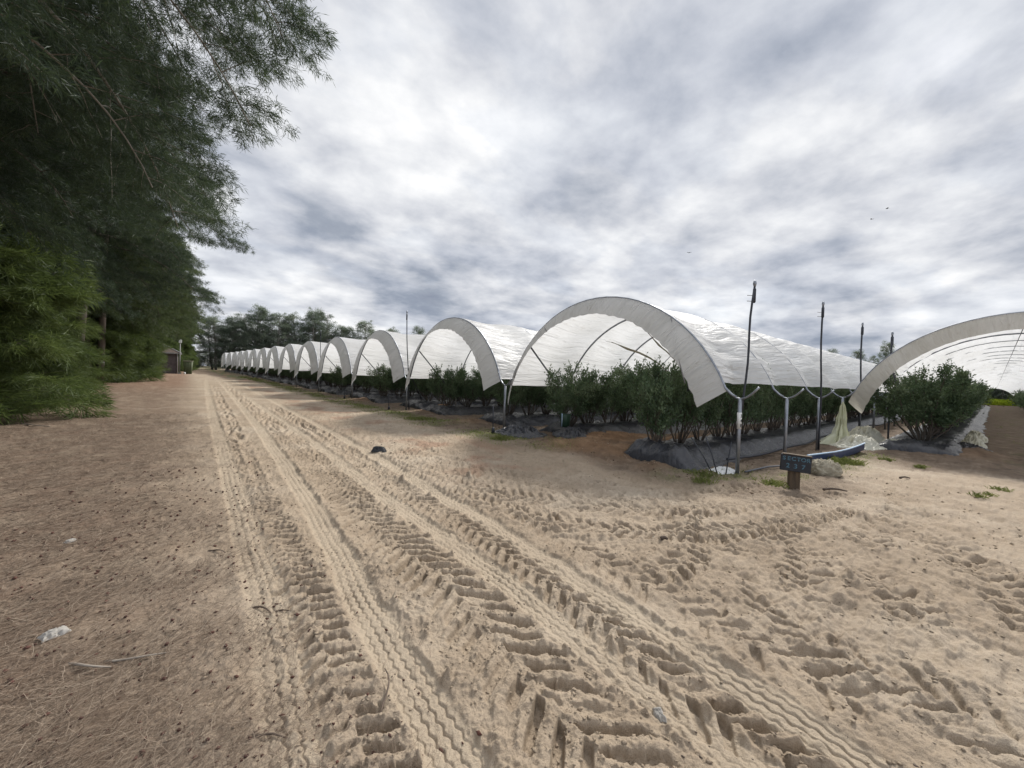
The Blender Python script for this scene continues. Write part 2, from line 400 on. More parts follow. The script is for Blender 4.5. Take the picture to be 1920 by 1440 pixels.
def ground_eval(x, y):
    d = np.hypot(x, y)
    z = zt(y)
    near = 1-sstep(14, 26, d)
    mid = 1-sstep(35, 70, d)
    lit, n, n2 = road_masks(x, y)
    sandm = 1-lit
    rut = np.exp(-((x-1.6)/2.6)**2)
    und = .035*fbm(x*.55, y*.55, 3) + .03*fbm(x*1.7+3, y*1.3, 3)
    rough = .034*fbm(x*3.0, y*2.6+5, 5, .6)
    tramp = fbm(x*4.2+11, y*2.4-3, 3); rough = rough + .030*np.maximum(tramp, -.05)
    ridg = 1-np.abs(fbm(x*2.3+.7*n2, y*5.5-4, 4))*2.2
    rough = rough + .034*np.clip(ridg, -.3, 1)*sstep(2.4, 3.4, x)
    su = x*.42+y*.91; sv = x*.91-y*.42
    strk = np.clip(1-2.6*np.abs(fbm(su*.75+5+.5*n2, sv*5.5, 4)), -.3, 1)
    rough = rough - .020*strk*sstep(2.3, 3.6, x+.25*y)*(1-sstep(7.5, 10.5, d))*np.clip(.5+1.3*fbm(x*.8-9, y*.8, 2), 0, 1.2)
    rough *= (.55+.45*sandm)
    clod = np.clip(fbm(x*1.5+50, y*1.5, 3)+.25, 0, 1)*sandm
    cr = 1-np.abs(fbm(x*9+2.*n2, y*13-4, 4))*3
    fine = .009*fbm(x*17, y*17, 3) + .009*np.maximum(fbm(x*34, y*34, 2), 0) + .017*clod*np.clip(cr, -.4, 1) + .010*clod*np.maximum(fbm(x*24+9, y*30, 3), 0)
    supp = np.ones_like(x); add = np.zeros_like(x); pack = np.zeros_like(x)
    tm = d < 60
    xi, yi = x[tm], y[tm]
    for P, w, k in RIBS:
        P = spline(P); sel = (xi > P[:, 0].min()-.6) & (xi < P[:, 0].max()+.6) & (yi < P[:, 1].max()+.5)
        xs, ys = xi[sel], yi[sel]
        S, T, tot = path_st(xs, ys, P)
        T = T + .012*fbm(ys*1.2, xs*0+4, 2)
        Te = T + .030*fbm(xs*7, ys*7, 3)
        a = np.abs(Te)
        wgt = (1-sstep(w*.85, w*1.15, a))*k*(.72+.5*np.clip(fbm(xs*1.4+20, ys*1.1, 3)+.35, 0, .6))
        wgt = np.clip(wgt, 0, 1)
        gro = np.zeros_like(xs)
        zig = .0075*np.sin(2*np.pi*S/.085+.8*np.sin(S*3))
        for j in (-1.5, -.5, .5, 1.5):
            gro += np.exp(-((T-j*w*.46-zig*(1 if j > 0 else -1))/.0062)**2)*(1.15 if abs(j) < 1 else .8)
        dn = np.hypot(xs, ys)
        add_ = wgt*(-.018 - .015*gro*(1-sstep(8, 13, dn))*(.45+.9*np.clip(fbm(xs*2.2, ys*1.6+9, 2)+.45, 0, 1))) + .010*np.exp(-((a-w*1.18)/.05)**2)*k*np.clip(.3+1.8*fbm(xs*2.5+5, ys*2.5, 3), 0, 1.6)
        ii = np.flatnonzero(tm)[sel]
        add[ii] += add_; supp[ii] *= (1-.78*wgt); pack[ii] = np.maximum(pack[ii], wgt)
    for P, w, sp, k, ang in LUGS:
        P = spline(P); sel = (xi > P[:, 0].min()-.7) & (xi < P[:, 0].max()+.7) & (yi < P[:, 1].max()+.6) & (yi > P[:, 1].min()-.7)
        xs, ys = xi[sel], yi[sel]
        S, T, tot = path_st(xs, ys, P)
        nn = fbm(xs*3+40, ys*3, 3); nn2 = fbm(xs*9-7, ys*9, 3)
        n4 = fbm(xs*26, ys*26, 2)
        S = S + .045*nn + .018*nn2 + .010*n4; T2 = T + .03*nn2 + .012*n4
        a = np.abs(T2)/w
        ph = (S + np.abs(T2)*math.tan(R(ang)))/sp + np.where(T2 > 0, .5, 0.)
        fr = ph % 1; idx = np.floor(ph)
        hsh = (np.sin(idx*12.9898+np.where(T2 > 0, 3.3, 0))*43758.5453) % 1
        bar = sstep(0, .12, fr)*(1-sstep(.40+.12*nn, .49+.12*nn, fr))
        hs2 = (np.sin(idx*78.233+np.where(T2 > 0, 1.7, 0))*24634.63) % 1
        amax = np.where(T2 > 0, .82+.26*hsh, .62+.38*hsh); amin = .05+.16*hs2*(hs2 > .5)
        lim = (1-sstep(amax-.10, amax+.06, a))*sstep(amin-.05, amin+.05, a)*np.where(hs2 < .07, .3, 1.)
        ends = sstep(0, .3, S)*(1-sstep(tot-.5, tot-.05, S))
        fade = np.clip(.95+1.1*fbm(xs*1.1+9, ys*1.1+2, 3), .30, 1.3)*(.75+.4*hsh)
        rim = np.exp(-((fr-.70)/.16)**2)*(1-sstep(.85, 1.2, a))
        berm = np.exp(-((a-1.22)/.16)**2)*np.clip(.18+1.5*nn+1.3*nn2+.8*fbm(xs*14, ys*14, 2), 0, 1.5)
        dd = k*ends*(-.046*bar*lim*fade*np.where(T2 > 0, 1., .8) + .013*rim*fade*(1+1.6*nn2) + .022*berm*(1+nn2*1.6))
        wg = (1-sstep(.9, 1.2, a))*ends*k
        ii = np.flatnonzero(tm)[sel]
        keep = np.clip(supp[ii]*1.15, 0, 1)          # car tyre ribs lie over the older lugs
        add[ii] += dd*keep
        supp[ii] *= (1-.45*np.clip(wg*bar*lim, 0, 1))
    # soil heaps and torn patches
    heap = np.zeros_like(x); org = np.zeros_like(x)
    for (hx, hy, sx, sy, hh, oo) in [(7.5, 6.3, .8, .9, .16, .8), (9.2, 6.9, 1.4, .9, .20, .9), (8.2, 5.3, 1.2, .5, .10, .75), (9.5, 16.2, 1.1, .75, .30, 1.), (10.9, 5.5, 1.6, .5, .14, .8), (8.0, 11.9, .7, .45, .10, .4),
                                     (7.05, 4.15, .35, .25, .10, .35), (16.6, .35, 1.2, .6, .16, .35), (8.2, 23.6, .9, .7, .2, .6), (6.9, 2.75, .5, .25, .03, 0)]:
        g = np.exp(-((x-hx)/sx)**2-((y-hy)/sy)**2)
        heap += hh*g*(1+.5*n2); org = np.maximum(org, oo*np.clip(g*1.7*(1+.7*n2), 0, 1))
    z = z + und*mid + (rough*supp + fine*(.4+.6*supp))*near + add*(1-sstep(30, 60, d)) + heap
    # masks
    verge = x - (6.1 + .9*n + .3*n2 - .012*np.clip(y-10, 0, 100))
    brown = sstep(-.5, .9, verge)*(sstep(1.8, 4.2, y+.6*n))
    rightp = sstep(11.8, 13.4, x+1.4*n+.5*n2+.15*y)
    rightp = np.maximum(rightp, sstep(8.4, 9.4, x+.8*n)*sstep(2.3, 3.0, y+.5*n2))
    brown = np.maximum(brown, rightp)
    dsg = np.hypot((x-8.2)/1.9, (y-2.3)/.9)
    brown = np.maximum(brown, .75*(1-sstep(.6, 1.3, dsg+.4*n2)))
    brown = np.where(y > 116, sstep(0, 1, np.abs(x-5)-6)*.7, brown)
    gband = np.exp(-((x-6.75-.35*n+.010*np.clip(y-12, 0, 90))/.75)**2)*sstep(5.8, 7.5, y)
    grass = gband*np.clip(.5+1.5*fbm(x*1.1+3, y*.6, 4), 0, 1)*.85
    grass = np.maximum(grass, np.where(y > 60, .8*np.exp(-((x-5.6+.01*y)/.8)**2), 0))
    for (gx, gy, gr_) in [(11.0, 2.1, .9), (7.6, 3.0, .8), (8.6, 2.4, .6), (6.9, 3.6, .6), (13.0, 1.9, .8)]:
        grass = np.maximum(grass, .8*np.exp(-((x-gx)/gr_)**2-((y-gy)/(gr_*.45))**2)*np.clip(.6+1.6*n2, 0, 1))
    pth = sstep(12.5, 14.5, x)*(1-sstep(-.3, .4, y))*sstep(-6, -4, y)
    grass = np.maximum(grass, .6*pth*np.clip(-.15+1.8*fbm(x*.9, y*1.5+8, 4), 0, 1))
    grass = np.maximum(grass, np.where(d > 140, .8, 0)*sstep(0, .3, n+.3))
    red = sstep(.02, .35, fbm(x*.8+30, y*.8, 4))*sstep(2.8, 4.2, x)*sstep(3.5, 5.5, y)*(1-sstep(5, 6.4, x))
    red = np.maximum(red, sstep(25, 45, y)*(1-sstep(-.6, .8, x))*.7)
    lit = lit*(1-.45*sstep(-.2, .5, n2))*(1-.8*pack)
    return z, dict(litter=lit, brown=np.clip(brown, 0, 1), orange=org, grass=np.clip(grass, 0, 1), red=red, pack=pack)

YAW = R(39.42)
def build_ground():
    th = np.concatenate([np.linspace(-180, -64, 40, endpoint=False), np.linspace(-64, 64, 1260, endpoint=False), np.linspace(64, 180, 40, endpoint=False)])
    th = R(90)-YAW+0*th - np.radians(th)      # math angle, forward at heading YAW from +Y
    r = [.15, .4, .7, .95]
    while r[-1] < 45: r.append(r[-1]+max(.0042, .00092*r[-1]**2))
    while r[-1] < 3500: r.append(r[-1]*1.09)
    r = np.array(r)
    Rr, Th = np.meshgrid(r, th, indexing='ij')
    x = (Rr*np.cos(Th)).ravel(); y = (Rr*np.sin(Th)).ravel()
    z, at = ground_eval(x, y)
    V = np.stack([x, y, z], 1); V = np.vstack([V, [[0, 0, 0]]])
    at = {k: np.append(v, v[0]) for k, v in at.items()}
    n, m = len(r), len(th)
    i = np.arange(n-1)[:, None]*m; j = np.arange(m)[None]; j2 = (j+1) % m
    F = np.stack([i+j, i+m+j, i+m+j2, i+j2], -1).reshape(-1, 4)
    c = len(V)-1; jj = np.arange(m)
    F3 = np.stack([np.full(m, c), jj, (jj+1) % m], -1)
    o = link('ground', mesh('ground', V, [F, F3], M_GROUND, True, at))
    tag(o, kind='structure')
    return o
build_ground()

def gz(x, y):
    z, _ = ground_eval(np.array([float(x)]), np.array([float(y)])); return float(z[0])

# ------------------------------------------------------------------ tunnels
FY, FZ, APEX = .28, 1.62, 3.92
def arc(W, n=26, e0=0., e1=0., inset=0., apex=APEX):
    """points on the hoop from y=FY (low y) to y=W-FY; returns y,z,angle"""
    c = W/2-FY; h = apex-FZ; Rr = (c*c+h*h)/(2*h); a = math.asin(min(1, c/Rr))
    if h > c: a = math.pi-a
    cz = apex-Rr
    ph = np.linspace(-a-e0, a+e1, n)
    return W/2+(Rr-inset)*np.sin(ph), cz+(Rr-inset)*np.cos(ph), ph, Rr

def hoop_mesh(W, r, apex=APEX):
    y, z, ph, _ = arc(W, 27, apex=apex)
    pts = [(0, 0.08, 1.455), (0, .16, 1.50)] + [(0, a, b) for a, b in zip(y, z)] + [(0, W-.16, 1.50), (0, W-.08, 1.455)]
    b = MB(); b.tube(pts, r, 6); return b.me('hoop', M_STEEL)

def bracket_mesh(r):
    b = MB(); t = np.linspace(-1, 1, 11)
    pts = [(0, .31*q, 1.42+.23*abs(q)**1.7) for q in t]
    b.tube(pts, r, 6); return b.me('bracket', M_STEEL)
ME_POST = {}
def post_mesh(r):
    if r not in ME_POST:
        b = MB(); b.tube([(0, 0, -.1), (0, 0, .7), (0, 0, 1.42)], r, 8); ME_POST[r] = b.me('post', M_STEEL)
    return ME_POST[r]
ME_BR = bracket_mesh(.021)

def cover_mesh(W, bays, bay, seed, lowl, lowr, sub=4, nar=30, apex=APEX, sag=.20):
    y, z, ph, Rr = arc(W, nar, lowl, lowr, apex=apex)
    nx = bays*sub+1
    xs = np.linspace(0, bays*bay, nx)
    A, X = np.meshgrid(ph, xs); cz = apex-Rr
    s = np.sin(np.pi*(X/bay))**2
    prof = .35+.65*np.abs(np.sin(A))
    wr = .075*fbm(X*.55+A*1.5+seed*7, A*6.5, 3)+.05*fbm(X*.8-A*2+seed, A*17+seed, 2)
    wr *= np.minimum(1, s*2+.15)
    rad = Rr+.02-sag*s*prof+wr
    # hem is drawn up between hoops
    hem = np.abs(np.linspace(-1, 1, nar))[None]**10
    A2 = A*(1-.022*s*hem*(1+fbm(X*.6+seed, A*0+3, 2)))
    Yc = W/2+rad*np.sin(A2); Zc = cz+rad*np.cos(A2)
    G = np.stack([X, Yc, Zc], -1)
    b = MB(); b.grid(G)
    uv = np.stack([X.ravel()+seed*13, (A*Rr).ravel()], 1)
    return b.me('cover', M_FILM, uv=uv)

def flap_mesh(W, seed, fwd=.40, ins=.48, apex=APEX, lowl=.02, lowr=.10, droop=.16):
    y, z, ph, Rr = arc(W, 60, lowl, lowr, apex=apex); cz = apex-Rr
    k = 7; T, A = np.meshgrid(np.linspace(0, 1, k), ph, indexing='ij')
    ex = 1+.05*T; A2 = A*ex
    rip = .012*np.sin(A*75+seed)*T+.03*fbm(A*6+seed, T*2, 3)*T
    rad = Rr+.02-ins*T+rip
    X = -fwd*T-.05*np.sin(np.pi*T)+rip*.8
    G = np.stack([X, W/2+rad*np.sin(A2), cz+rad*np.cos(A2)], -1)
    # drooping pointed corners
    e = np.abs(np.linspace(-1, 1, 60))[None]**14
    e[:, :30] *= 0
    G[..., 2] -= droop*e*T
    b = MB(); b.grid(G)
    uv = np.stack([(T*.6).ravel()+seed*3, (A*Rr).ravel()], 1)
    return b.me('end_flap', M_FLAPB if seed == 8 else M_FLAP, uv=uv)

def make_tunnel(X0, Y0, W, bays, label, group, near=0, seed=1, apex=APEX, posts=True, lastposts=False, bay=2.65, lowl=.0, lowr=.05, nhoops=12, z0=None, droop=.16, hr=None):
    t = empty('polytunnel', (X0, Y0, ztf(Y0+W/2) if z0 is None else z0), 0, label, 'polytunnel', group)
    sub = 6 if near == 2 else (4 if near else 2)
    link('cover', cover_mesh(W, bays, bay, seed, lowl, lowr, sub, 72 if near == 2 else 40 if near else 18, apex), t)
    link('end_flap', flap_mesh(W, seed, apex=apex, droop=droop), t)
    hm = hoop_mesh(W, hr or (.028 if near == 2 else .024), apex); hm2 = hoop_mesh(W, .016, apex) if hr is None and near == 2 else hm
    for i in range(min(nhoops, bays+1)):
        link('hoop', hm if i < 3 or hr else hm2, t, (i*bay, 0, 0))
    if posts:
        pm = post_mesh(.036 if near == 2 else .030)
        for i in range(min(nhoops, bays+1)):
            link('post', pm, t, (i*bay, 0, 0)); link('bracket', ME_BR, t, (i*bay, 0, 0))
        if lastposts:
            for i in range(min(nhoops, bays+1)): link('post', pm, t, (i*bay, W, 0)); link('bracket', ME_BR, t, (i*bay, W, 0))
    # diagonal braces behind the first hoop
    y, z, ph, Rr = arc(W, 27, apex=apex)
    b = MB(); i = 22; b.tube([(.03, y[i]-.03, z[i]-.02), (2.3, W-1.45, .12)], .026, 6); link('brace', b.me('brace', M_DARKSTEEL), t)
    b = MB(); i = 4; b.tube([(.03, y[i]+.03, z[i]-.02), (1.9, 2.0, .15)], .022, 6)
    if near: link('brace', b.me('brace', M_DARKSTEEL), t)
    # lengthwise ridge wire
    b = MB(); b.tube([(q*bay, W/2, apex-.05) for q in range(min(nhoops, bays+1))], .010, 4); link('ridge_wire', b.me('ridge_wire', M_ROPE), t)
    return t

YK = [3.0, 9.95, 17.2] + [17.2+7.3*i for i in range(1, 13)]
UK = {2:(17.08), 3:24.63, 4:32.84, 5:40.62, 6:49.23, 7:58.09, 8:66.29, 9:76.88, 10:86.41, 11:95.1, 12:108.25, 13:123.51, 14:143.49}
XK = [8.0, 7.9] + [7.85*YK[k]/UK[k] for k in range(2, 15)]
TNAME = {0: 'the tunnel at the right edge', 1: 'the largest tunnel'}
for k in range(2, 15): TNAME[k] = 'the %s tunnel left of the largest' % ORD[k-2]

TUN = {}
g1 = 'white polytunnels standing in a row along the dirt road'
TUN[1] = make_tunnel(8.0, 3.0, 6.95, 38, 'largest white polytunnel in the middle, leafy bushes filling its open front arch', g1, 2, 3, lowl=-.03, lowr=.06, nhoops=39, apex=3.76)
TUN[0] = make_tunnel(15.95, -4.0, 7.0, 62, 'white polytunnel cut off by the right edge, set back behind the sign', g1, 2, 8, apex=3.74, lowl=.0, lowr=.0, nhoops=63, droop=.0)
# front bays of the right-hand post line that carry no cover yet belong to the largest tunnel
for k in range(2, 15):
    near = 2 if k == 2 else (1 if k < 8 else 0)
    TUN[k] = make_tunnel((XK[k-1]+XK[k])/2, YK[k-1], YK[k]-YK[k-1], 28 if k < 8 else 20,
        'white open-ended polytunnel, %s to the left of the largest one' % ORD[k-2], g1, near, k*3+1, nhoops=[0,0,16,12,10,8,8,6,6,5,5,4,4,4,4][k], lastposts=(k == 14), lowl=.0, lowr=.04)

# ropes over the flap and torn film of the largest tunnel
T1 = TUN[1]; W1 = YK[1]-YK[0]
AP1 = 3.76
yy, zz, pp, RR = arc(W1, 27, apex=AP1)
def flap_rope(i, j):
    b = MB(); P0 = np.array([-.02, yy[i], zz[i]]); cw = np.array([W1/2, AP1-RR])
    d = (cw-np.array([yy[j], zz[j]])); d /= np.linalg.norm(d)
    P1 = np.array([-.43, yy[j]+d[0]*.49, zz[j]+d[1]*.49])
    P = [P0+(P1-P0)*q+np.array([-.055*math.sin(math.pi*q)-.015, 0, 0]) for q in np.linspace(0, 1, 7)]
    b.tube(P, .012, 5); o = link('tie_rope', b.me('tie_rope', M_ROPE), T1)
for i, j in ((6, 1), (22, 25), (19, 18), (24, 26)): flap_rope(i, j)
b = MB()
for k in range(3): b.tube([(.02, W1-.3-.02*k, 1.6), (-.03, W1-.55-.03*k, 2.4), (-.08, W1-.95, 3.0)], .010, 4)
def torn_strip(pts, w, seed):
    P = spline(pts); n = len(P); t = np.linspace(0, 1, n)
    d = np.gradient(P, axis=0); d /= np.linalg.norm(d, axis=1, keepdims=True)
    s = np.cross(d, np.array([1., 0, 0])); s /= np.linalg.norm(s, axis=1, keepdims=True)+1e-6
    G = []
    for q in np.linspace(-1, 1, 6):
        wv = w*(.25+1.5*np.abs(fbm(t*7+seed, t*0+q, 3)))*np.sin(np.pi*np.clip(t*.96+.02, 0, 1))**.5
        G.append(P+s*(wv*q)[:, None]+np.stack([.05*fbm(t*9+seed, t*0+q*2, 2), 0*t, .02*np.sin(t*20+q*3)], 1))
    b = MB(); b.grid(np.array(G)); uv = np.random.default_rng(seed).random((b.n, 2))*0+np.stack([np.tile(t*3, 6), np.repeat(np.arange(6)*.1, n)], 1)
    link('torn_film', b.me('torn_film', M_BROWNFILM, uv=uv), T1)
torn_strip([(3.2, 5.55, 3.10), (3.9, 5.2, 2.85), (4.6, 4.7, 2.55), (5.2, 4.4, 2.1)], .06, 1)
torn_strip([(4.2, 4.6, 3.40), (4.6, 4.4, 3.0), (5.1, 4.1, 2.55), (5.6, 3.9, 2.1)], .055, 2)
torn_strip([(6.2, 2.3, 3.3), (6.8, 2.6, 2.9), (7.4, 2.9, 2.5), (8.0, 3.1, 2.1)], .06, 3)

# number plate sleeve on the first post of the largest tunnel
fp = [c for c in T1.children if c.name.startswith('post')][0]
b = MB(); b.tube([(0, 0, .86), (0, 0, 1.17)], .040, 12); sl = link('number_sleeve', b.me('number_sleeve', M_WHITE), fp)
def text_mesh(name, body, size, mat, ext=.002, width=None, offset=0.):
    cu = bpy.data.curves.new(name, 'FONT'); cu.body = body; cu.size = size; cu.extrude = ext; cu.offset = offset
    cu.align_x = 'CENTER'; cu.align_y = 'CENTER'
    o = bpy.data.objects.new(name, cu); COL.objects.link(o)
    dg = bpy.context.evaluated_depsgraph_get(); dg.update()
    me = bpy.data.meshes.new_from_object(o.evaluated_get(dg)); bpy.data.objects.remove(o)
    me.materials.clear(); me.materials.append(mat)
    return me
for i, ch in enumerate('34B'):
    o = link('numeral', text_mesh('numeral', ch, .085, M_INK), fp)
    ang = math.atan2(-8.0, -3.0)
    o.location = (.0415*math.cos(ang), .0415*math.sin(ang), 1.105-.09*i)
    o.rotation_euler = (R(90), 0, ang+R(90))

# second block beyond the windbreak
for i in range(10):
    y0 = 140+7.5*i
    f = i/9.; x0 = 7.2*(1-f)+6.2*f
    make_tunnel(x0, y0, 7.4, 12, 'tiny far white polytunnel beyond the tall windbreak, %s from its near end' % ORD[i], 'far white polytunnels beyond the windbreak', 0, 50+i, nhoops=2, lastposts=(i == 9))

# ------------------------------------------------------------------ mulch beds
def bed(x0, x1, yc, w, h, seed, label, bag=False, wide=(1., 1.)):
    h = h*.74
    xs = [0.]
    while xs[-1] < x1-x0: xs.append(xs[-1]+(.045 if xs[-1] < 2.5 else .09 if xs[-1] < 6 else .25 if xs[-1] < 14 else 1.))
    xs = np.array(xs); nc = 36
    q = np.linspace(-1, 1, nc); X, Q = np.meshgrid(xs, q, indexing='ij')
    prof = 1-sstep(.50, .98, np.abs(Q))
    en = .22 if bag else .55
    endr = np.sqrt(np.clip(1-(1-np.clip(X/en, 0, 1))**2, 0, 1))
    Xw, Yw = X+x0, yc+Q*w*np.where(Q < 0, wide[0], wide[1])
    edge = (.40 if seed == 3 else .12)*fbm(Xw*(.8 if seed == 3 else 1.1)+seed, Q*0+seed, 5)
    Yw = Yw + edge*np.abs(Q)*(.4+.6*endr)
    crum = .055*fbm(Xw*1.7+seed*3, Yw*2.6, 4)+.020*(1-2.4*np.abs(fbm(Xw*2.2+seed, Yw*4, 3)))
    nearf = np.exp(-X/1.6)
    crum = crum*(1+1.6*nearf)
    bagb = (.10*np.exp(-((X-.35)/.3)**2) + .05*np.exp(-((X-1.0)/.3)**2)) if bag else 0
    Z = (h*prof+bagb*prof)*endr+crum*(.25+prof)*np.clip(endr+.25, 0, 1)
    z0 = ztf(yc); Z = np.maximum(Z, -.02)+zt(Yw)-z0+.012
    Z[:, 0] = Z[:, -1] = -.10+zt(Yw[:, 0])-z0; Z[0] = -.10
    X2 = X + .10*fbm(Yw*2+seed, X*2, 3)*(np.exp(-X/.5))
    G = np.stack([X2, Yw-yc, Z], -1)
    b = MB(); b.grid(G)
    o = link('mulch_bed', b.me('mulch_bed', M_MULCH)); o.location = (x0, yc, z0)
    tag(o, label, 'mulch bed', 'black plastic mulch beds under the polytunnels'); return o
bed(7.35, 62, 4.42, .95, .34, 1, 'black plastic mulch bed with a bulging bagged end behind the post with rods', True)
bed(8.75, 60, 8.25, 1.25, .36, 2, 'torn grey-black mulch bed with orange soil at its end in the largest tunnel', False, (1.3, .9))
bed(15.3, 90, 1.25, 1.05, .30, 3, 'ragged black mulch bed under the lone bush at the right tunnel', False)
BEDS = []
for k in range(2, 15):
    for s in (0, 1):
        yc = YK[k-1]+(1.42 if s == 0 else (YK[k]-YK[k-1])-1.7)
        x0 = (XK[k-1]+XK[k])/2+.35+.5*random.random()-(.3 if s else 0)
        BEDS.append((k, s, x0, yc))
        bed(x0, x0+(40 if k < 6 else 22), yc, 1.35 if k == 2 else 1.5, .34, 10+k*2+s, 'crumpled black mulch bed in the %s row of %s' % ('right' if s == 0 else 'left', TNAME[k]))

# ------------------------------------------------------------------ blueberry bushes
def leaf_quads(P, D, Lg, Wd, up=None, g=None):
    """diamond leaves at P pointing D"""
    n = len(P); g = g or rng
    D = D/(np.linalg.norm(D, axis=1, keepdims=True)+1e-9)
    rnd = g.normal(size=(n, 3)); S = np.cross(D, rnd); S /= (np.linalg.norm(S, axis=1, keepdims=True)+1e-9)
    Lg = np.broadcast_to(np.asarray(Lg, float), (n,))[:, None]; Wd = np.broadcast_to(np.asarray(Wd, float), (n,))[:, None]
    V = np.stack([P, P+D*Lg*.5+S*Wd*.5, P+D*Lg, P+D*Lg*.5-S*Wd*.5], 1).reshape(-1, 3)
    F = np.arange(n*4).reshape(n, 4)
    return V, F

def make_bush(seed, Ht=1.68, nst=14, nl=7500, lean=(0, 0), spread=.70):
    g = np.random.default_rng(seed); w = MB(); LP = []; LD = []
    for i in range(nst):
        az = g.random()*2*np.pi; hgt = Ht*(.72+.30*g.random()); sp = spread*(.45+.75*g.random())
        top = np.array([math.cos(az)*sp+lean[0], math.sin(az)*sp+lean[1], hgt])
        t = np.linspace(0, 1, 8)[:, None]
        base = np.array([math.cos(az)*.07, math.sin(az)*.07, 0])
        P = base+(top-base)*np.concatenate([t**.75, t**.75, t], 1)[:, :3]
        P[:, :2] += .04*g.normal(size=(8, 2)); P[0] = base-np.array([0, 0, .05])
        w.tube(P, np.linspace(.020, .006, 8), 5)
        for j in range(9):
            a = .30+.70*g.random(); k = min(6, int(a*7)); o = P[k]+(P[k+1]-P[k])*g.random()
            daz = az+g.normal()*1.1; ln = (.22+.30*g.random())*(1.15-.5*a)
            dirv = np.array([math.cos(daz)*.75, math.sin(daz)*.75, .35+.9*g.random()]); dirv /= np.linalg.norm(dirv)
            q = np.array([o, o+dirv*ln*.5+g.normal(size=3)*.02, o+dirv*ln]); w.tube(q, [.006, .004, .002], 3, False)
            m = nl//(nst*9)
            tt = g.random(m)[:, None]**.8
            LP.append(o+dirv*ln*tt*1.1+g.normal(size=(m, 3))*np.array([.065, .065, .06]))
            LD.append(dirv*.5+g.normal(size=(m, 3))*.7+np.array([0, 0, .25]))
        # upright leafy shoots at the top
        m = 16; tt = g.random(m)[:, None]; sh = np.array([g.normal()*.08, g.normal()*.08, .22+.22*g.random()])
        w.tube([P[-1], P[-1]+sh], [.005, .002], 3, False)
        LP.append(P[-1]+sh*tt); LD.append(g.normal(size=(m, 3))*.7+np.array([0, 0, .55]))
    P = np.concatenate(LP); D = np.concatenate(LD)
    V, F = leaf_quads(P, D, .060+.035*g.random(len(P)), .028+.014*g.random(len(P)), g=g)
    return w.me('stems', M_STEM), mesh('foliage', V, F, M_BUSH, False)
BUSHP = [make_bush(100+i) for i in range(6)]
BIGB = make_bush(120, 1.95, 20, 16000, (0, 0), 1.0)
nb = 0
def place_bush(x, y, z, label, group, sc=1., pro=None, thin=.84):
    global nb
    st, fo = pro or BUSHP[(nb*5+nb//7) % 6]; nb += 1
    r = empty('blueberry_bush', (x, y, z), random.random()*6.28, label, 'bush', group)
    q = sc*random.uniform(thin*.93, thin*1.07); r.scale = (q, q, sc*random.uniform(.92, 1.06))
    link('stems', st, r); link('foliage', fo, r); return r
def row(n, x0, yc, dx, front, tname, side, named=12, hb=.24, thin=.95):
    for i in range(n):
        x = x0+i*dx+random.uniform(-.12, .12); y = yc+random.uniform(-.12, .12)
        if i < named: lab = 'leafy bush, %s from front, %s row of %s' % (ORD[i], side, tname); gp = 'blueberry bushes planted in rows'
        else: lab = 'leafy bush further back, %s row of %s' % (side, tname); gp = 'bushes further back in the %s row of %s' % (side, tname)
        place_bush(x, y, ztf(y)+hb, lab, gp, random.uniform(.92, 1.08), None, thin)
row(38, 8.0, 4.62, .96, 1, TNAME[1], 'right', 14, thin=.76)
row(36, 8.9, 8.2, 1.02, 1, TNAME[1], 'left', 14)
place_bush(16.9, 1.3, .20, 'large spreading bush alone at the mouth of the tunnel on the right edge', 'blueberry bushes planted in rows', 1.0, BIGB, .95)
row(26, 19.0, 1.25, 1.35, 1, TNAME[0], 'left', 8, .22)
row(14, 50., -2.4, 1.8, 1, TNAME[0], 'right', 0, .22)
for (k, s, x0, yc) in BEDS:
    n = 20 if k == 2 else 14 if k == 3 else 11 if k < 7 else 6
    row(n, x0+.6+.4*random.random(), yc, .92, 1, TNAME[k], 'right' if s == 0 else 'left', 5 if k < 5 else 3)
def far_bushes():
    Ps = []; Ds = []; g = np.random.default_rng(77)
    spots = []
    for (k, s, x0, yc) in BEDS:
        n0 = 16 if k == 2 else 11 if k == 3 else 8 if k < 7 else 4
        for i in range(n0, n0+(22 if k < 6 else 12)): spots.append((x0+.9+i*1.15, yc))
    for i in range(26, 60): spots.append((19+i*1.35, 1.25))
    for i in range(14, 30): spots.append((50+i*1.8, -2.4))
    for i in range(10):
        for dx in range(7):
            for yo in (1.5, 3.6, 5.8): spots.append((7.2-i*.11+.6+dx*1.3, 140+7.5*i+yo))
    for (x, y) in spots:
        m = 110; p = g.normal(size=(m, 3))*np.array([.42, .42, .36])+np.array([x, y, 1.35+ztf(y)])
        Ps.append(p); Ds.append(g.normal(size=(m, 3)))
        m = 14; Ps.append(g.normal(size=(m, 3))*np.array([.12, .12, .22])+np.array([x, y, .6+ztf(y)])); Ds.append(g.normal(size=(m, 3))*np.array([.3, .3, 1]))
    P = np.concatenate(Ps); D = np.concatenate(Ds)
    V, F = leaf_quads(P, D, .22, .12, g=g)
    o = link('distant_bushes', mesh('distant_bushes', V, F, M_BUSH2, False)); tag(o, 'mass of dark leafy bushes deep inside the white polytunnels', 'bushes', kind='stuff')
far_bushes()

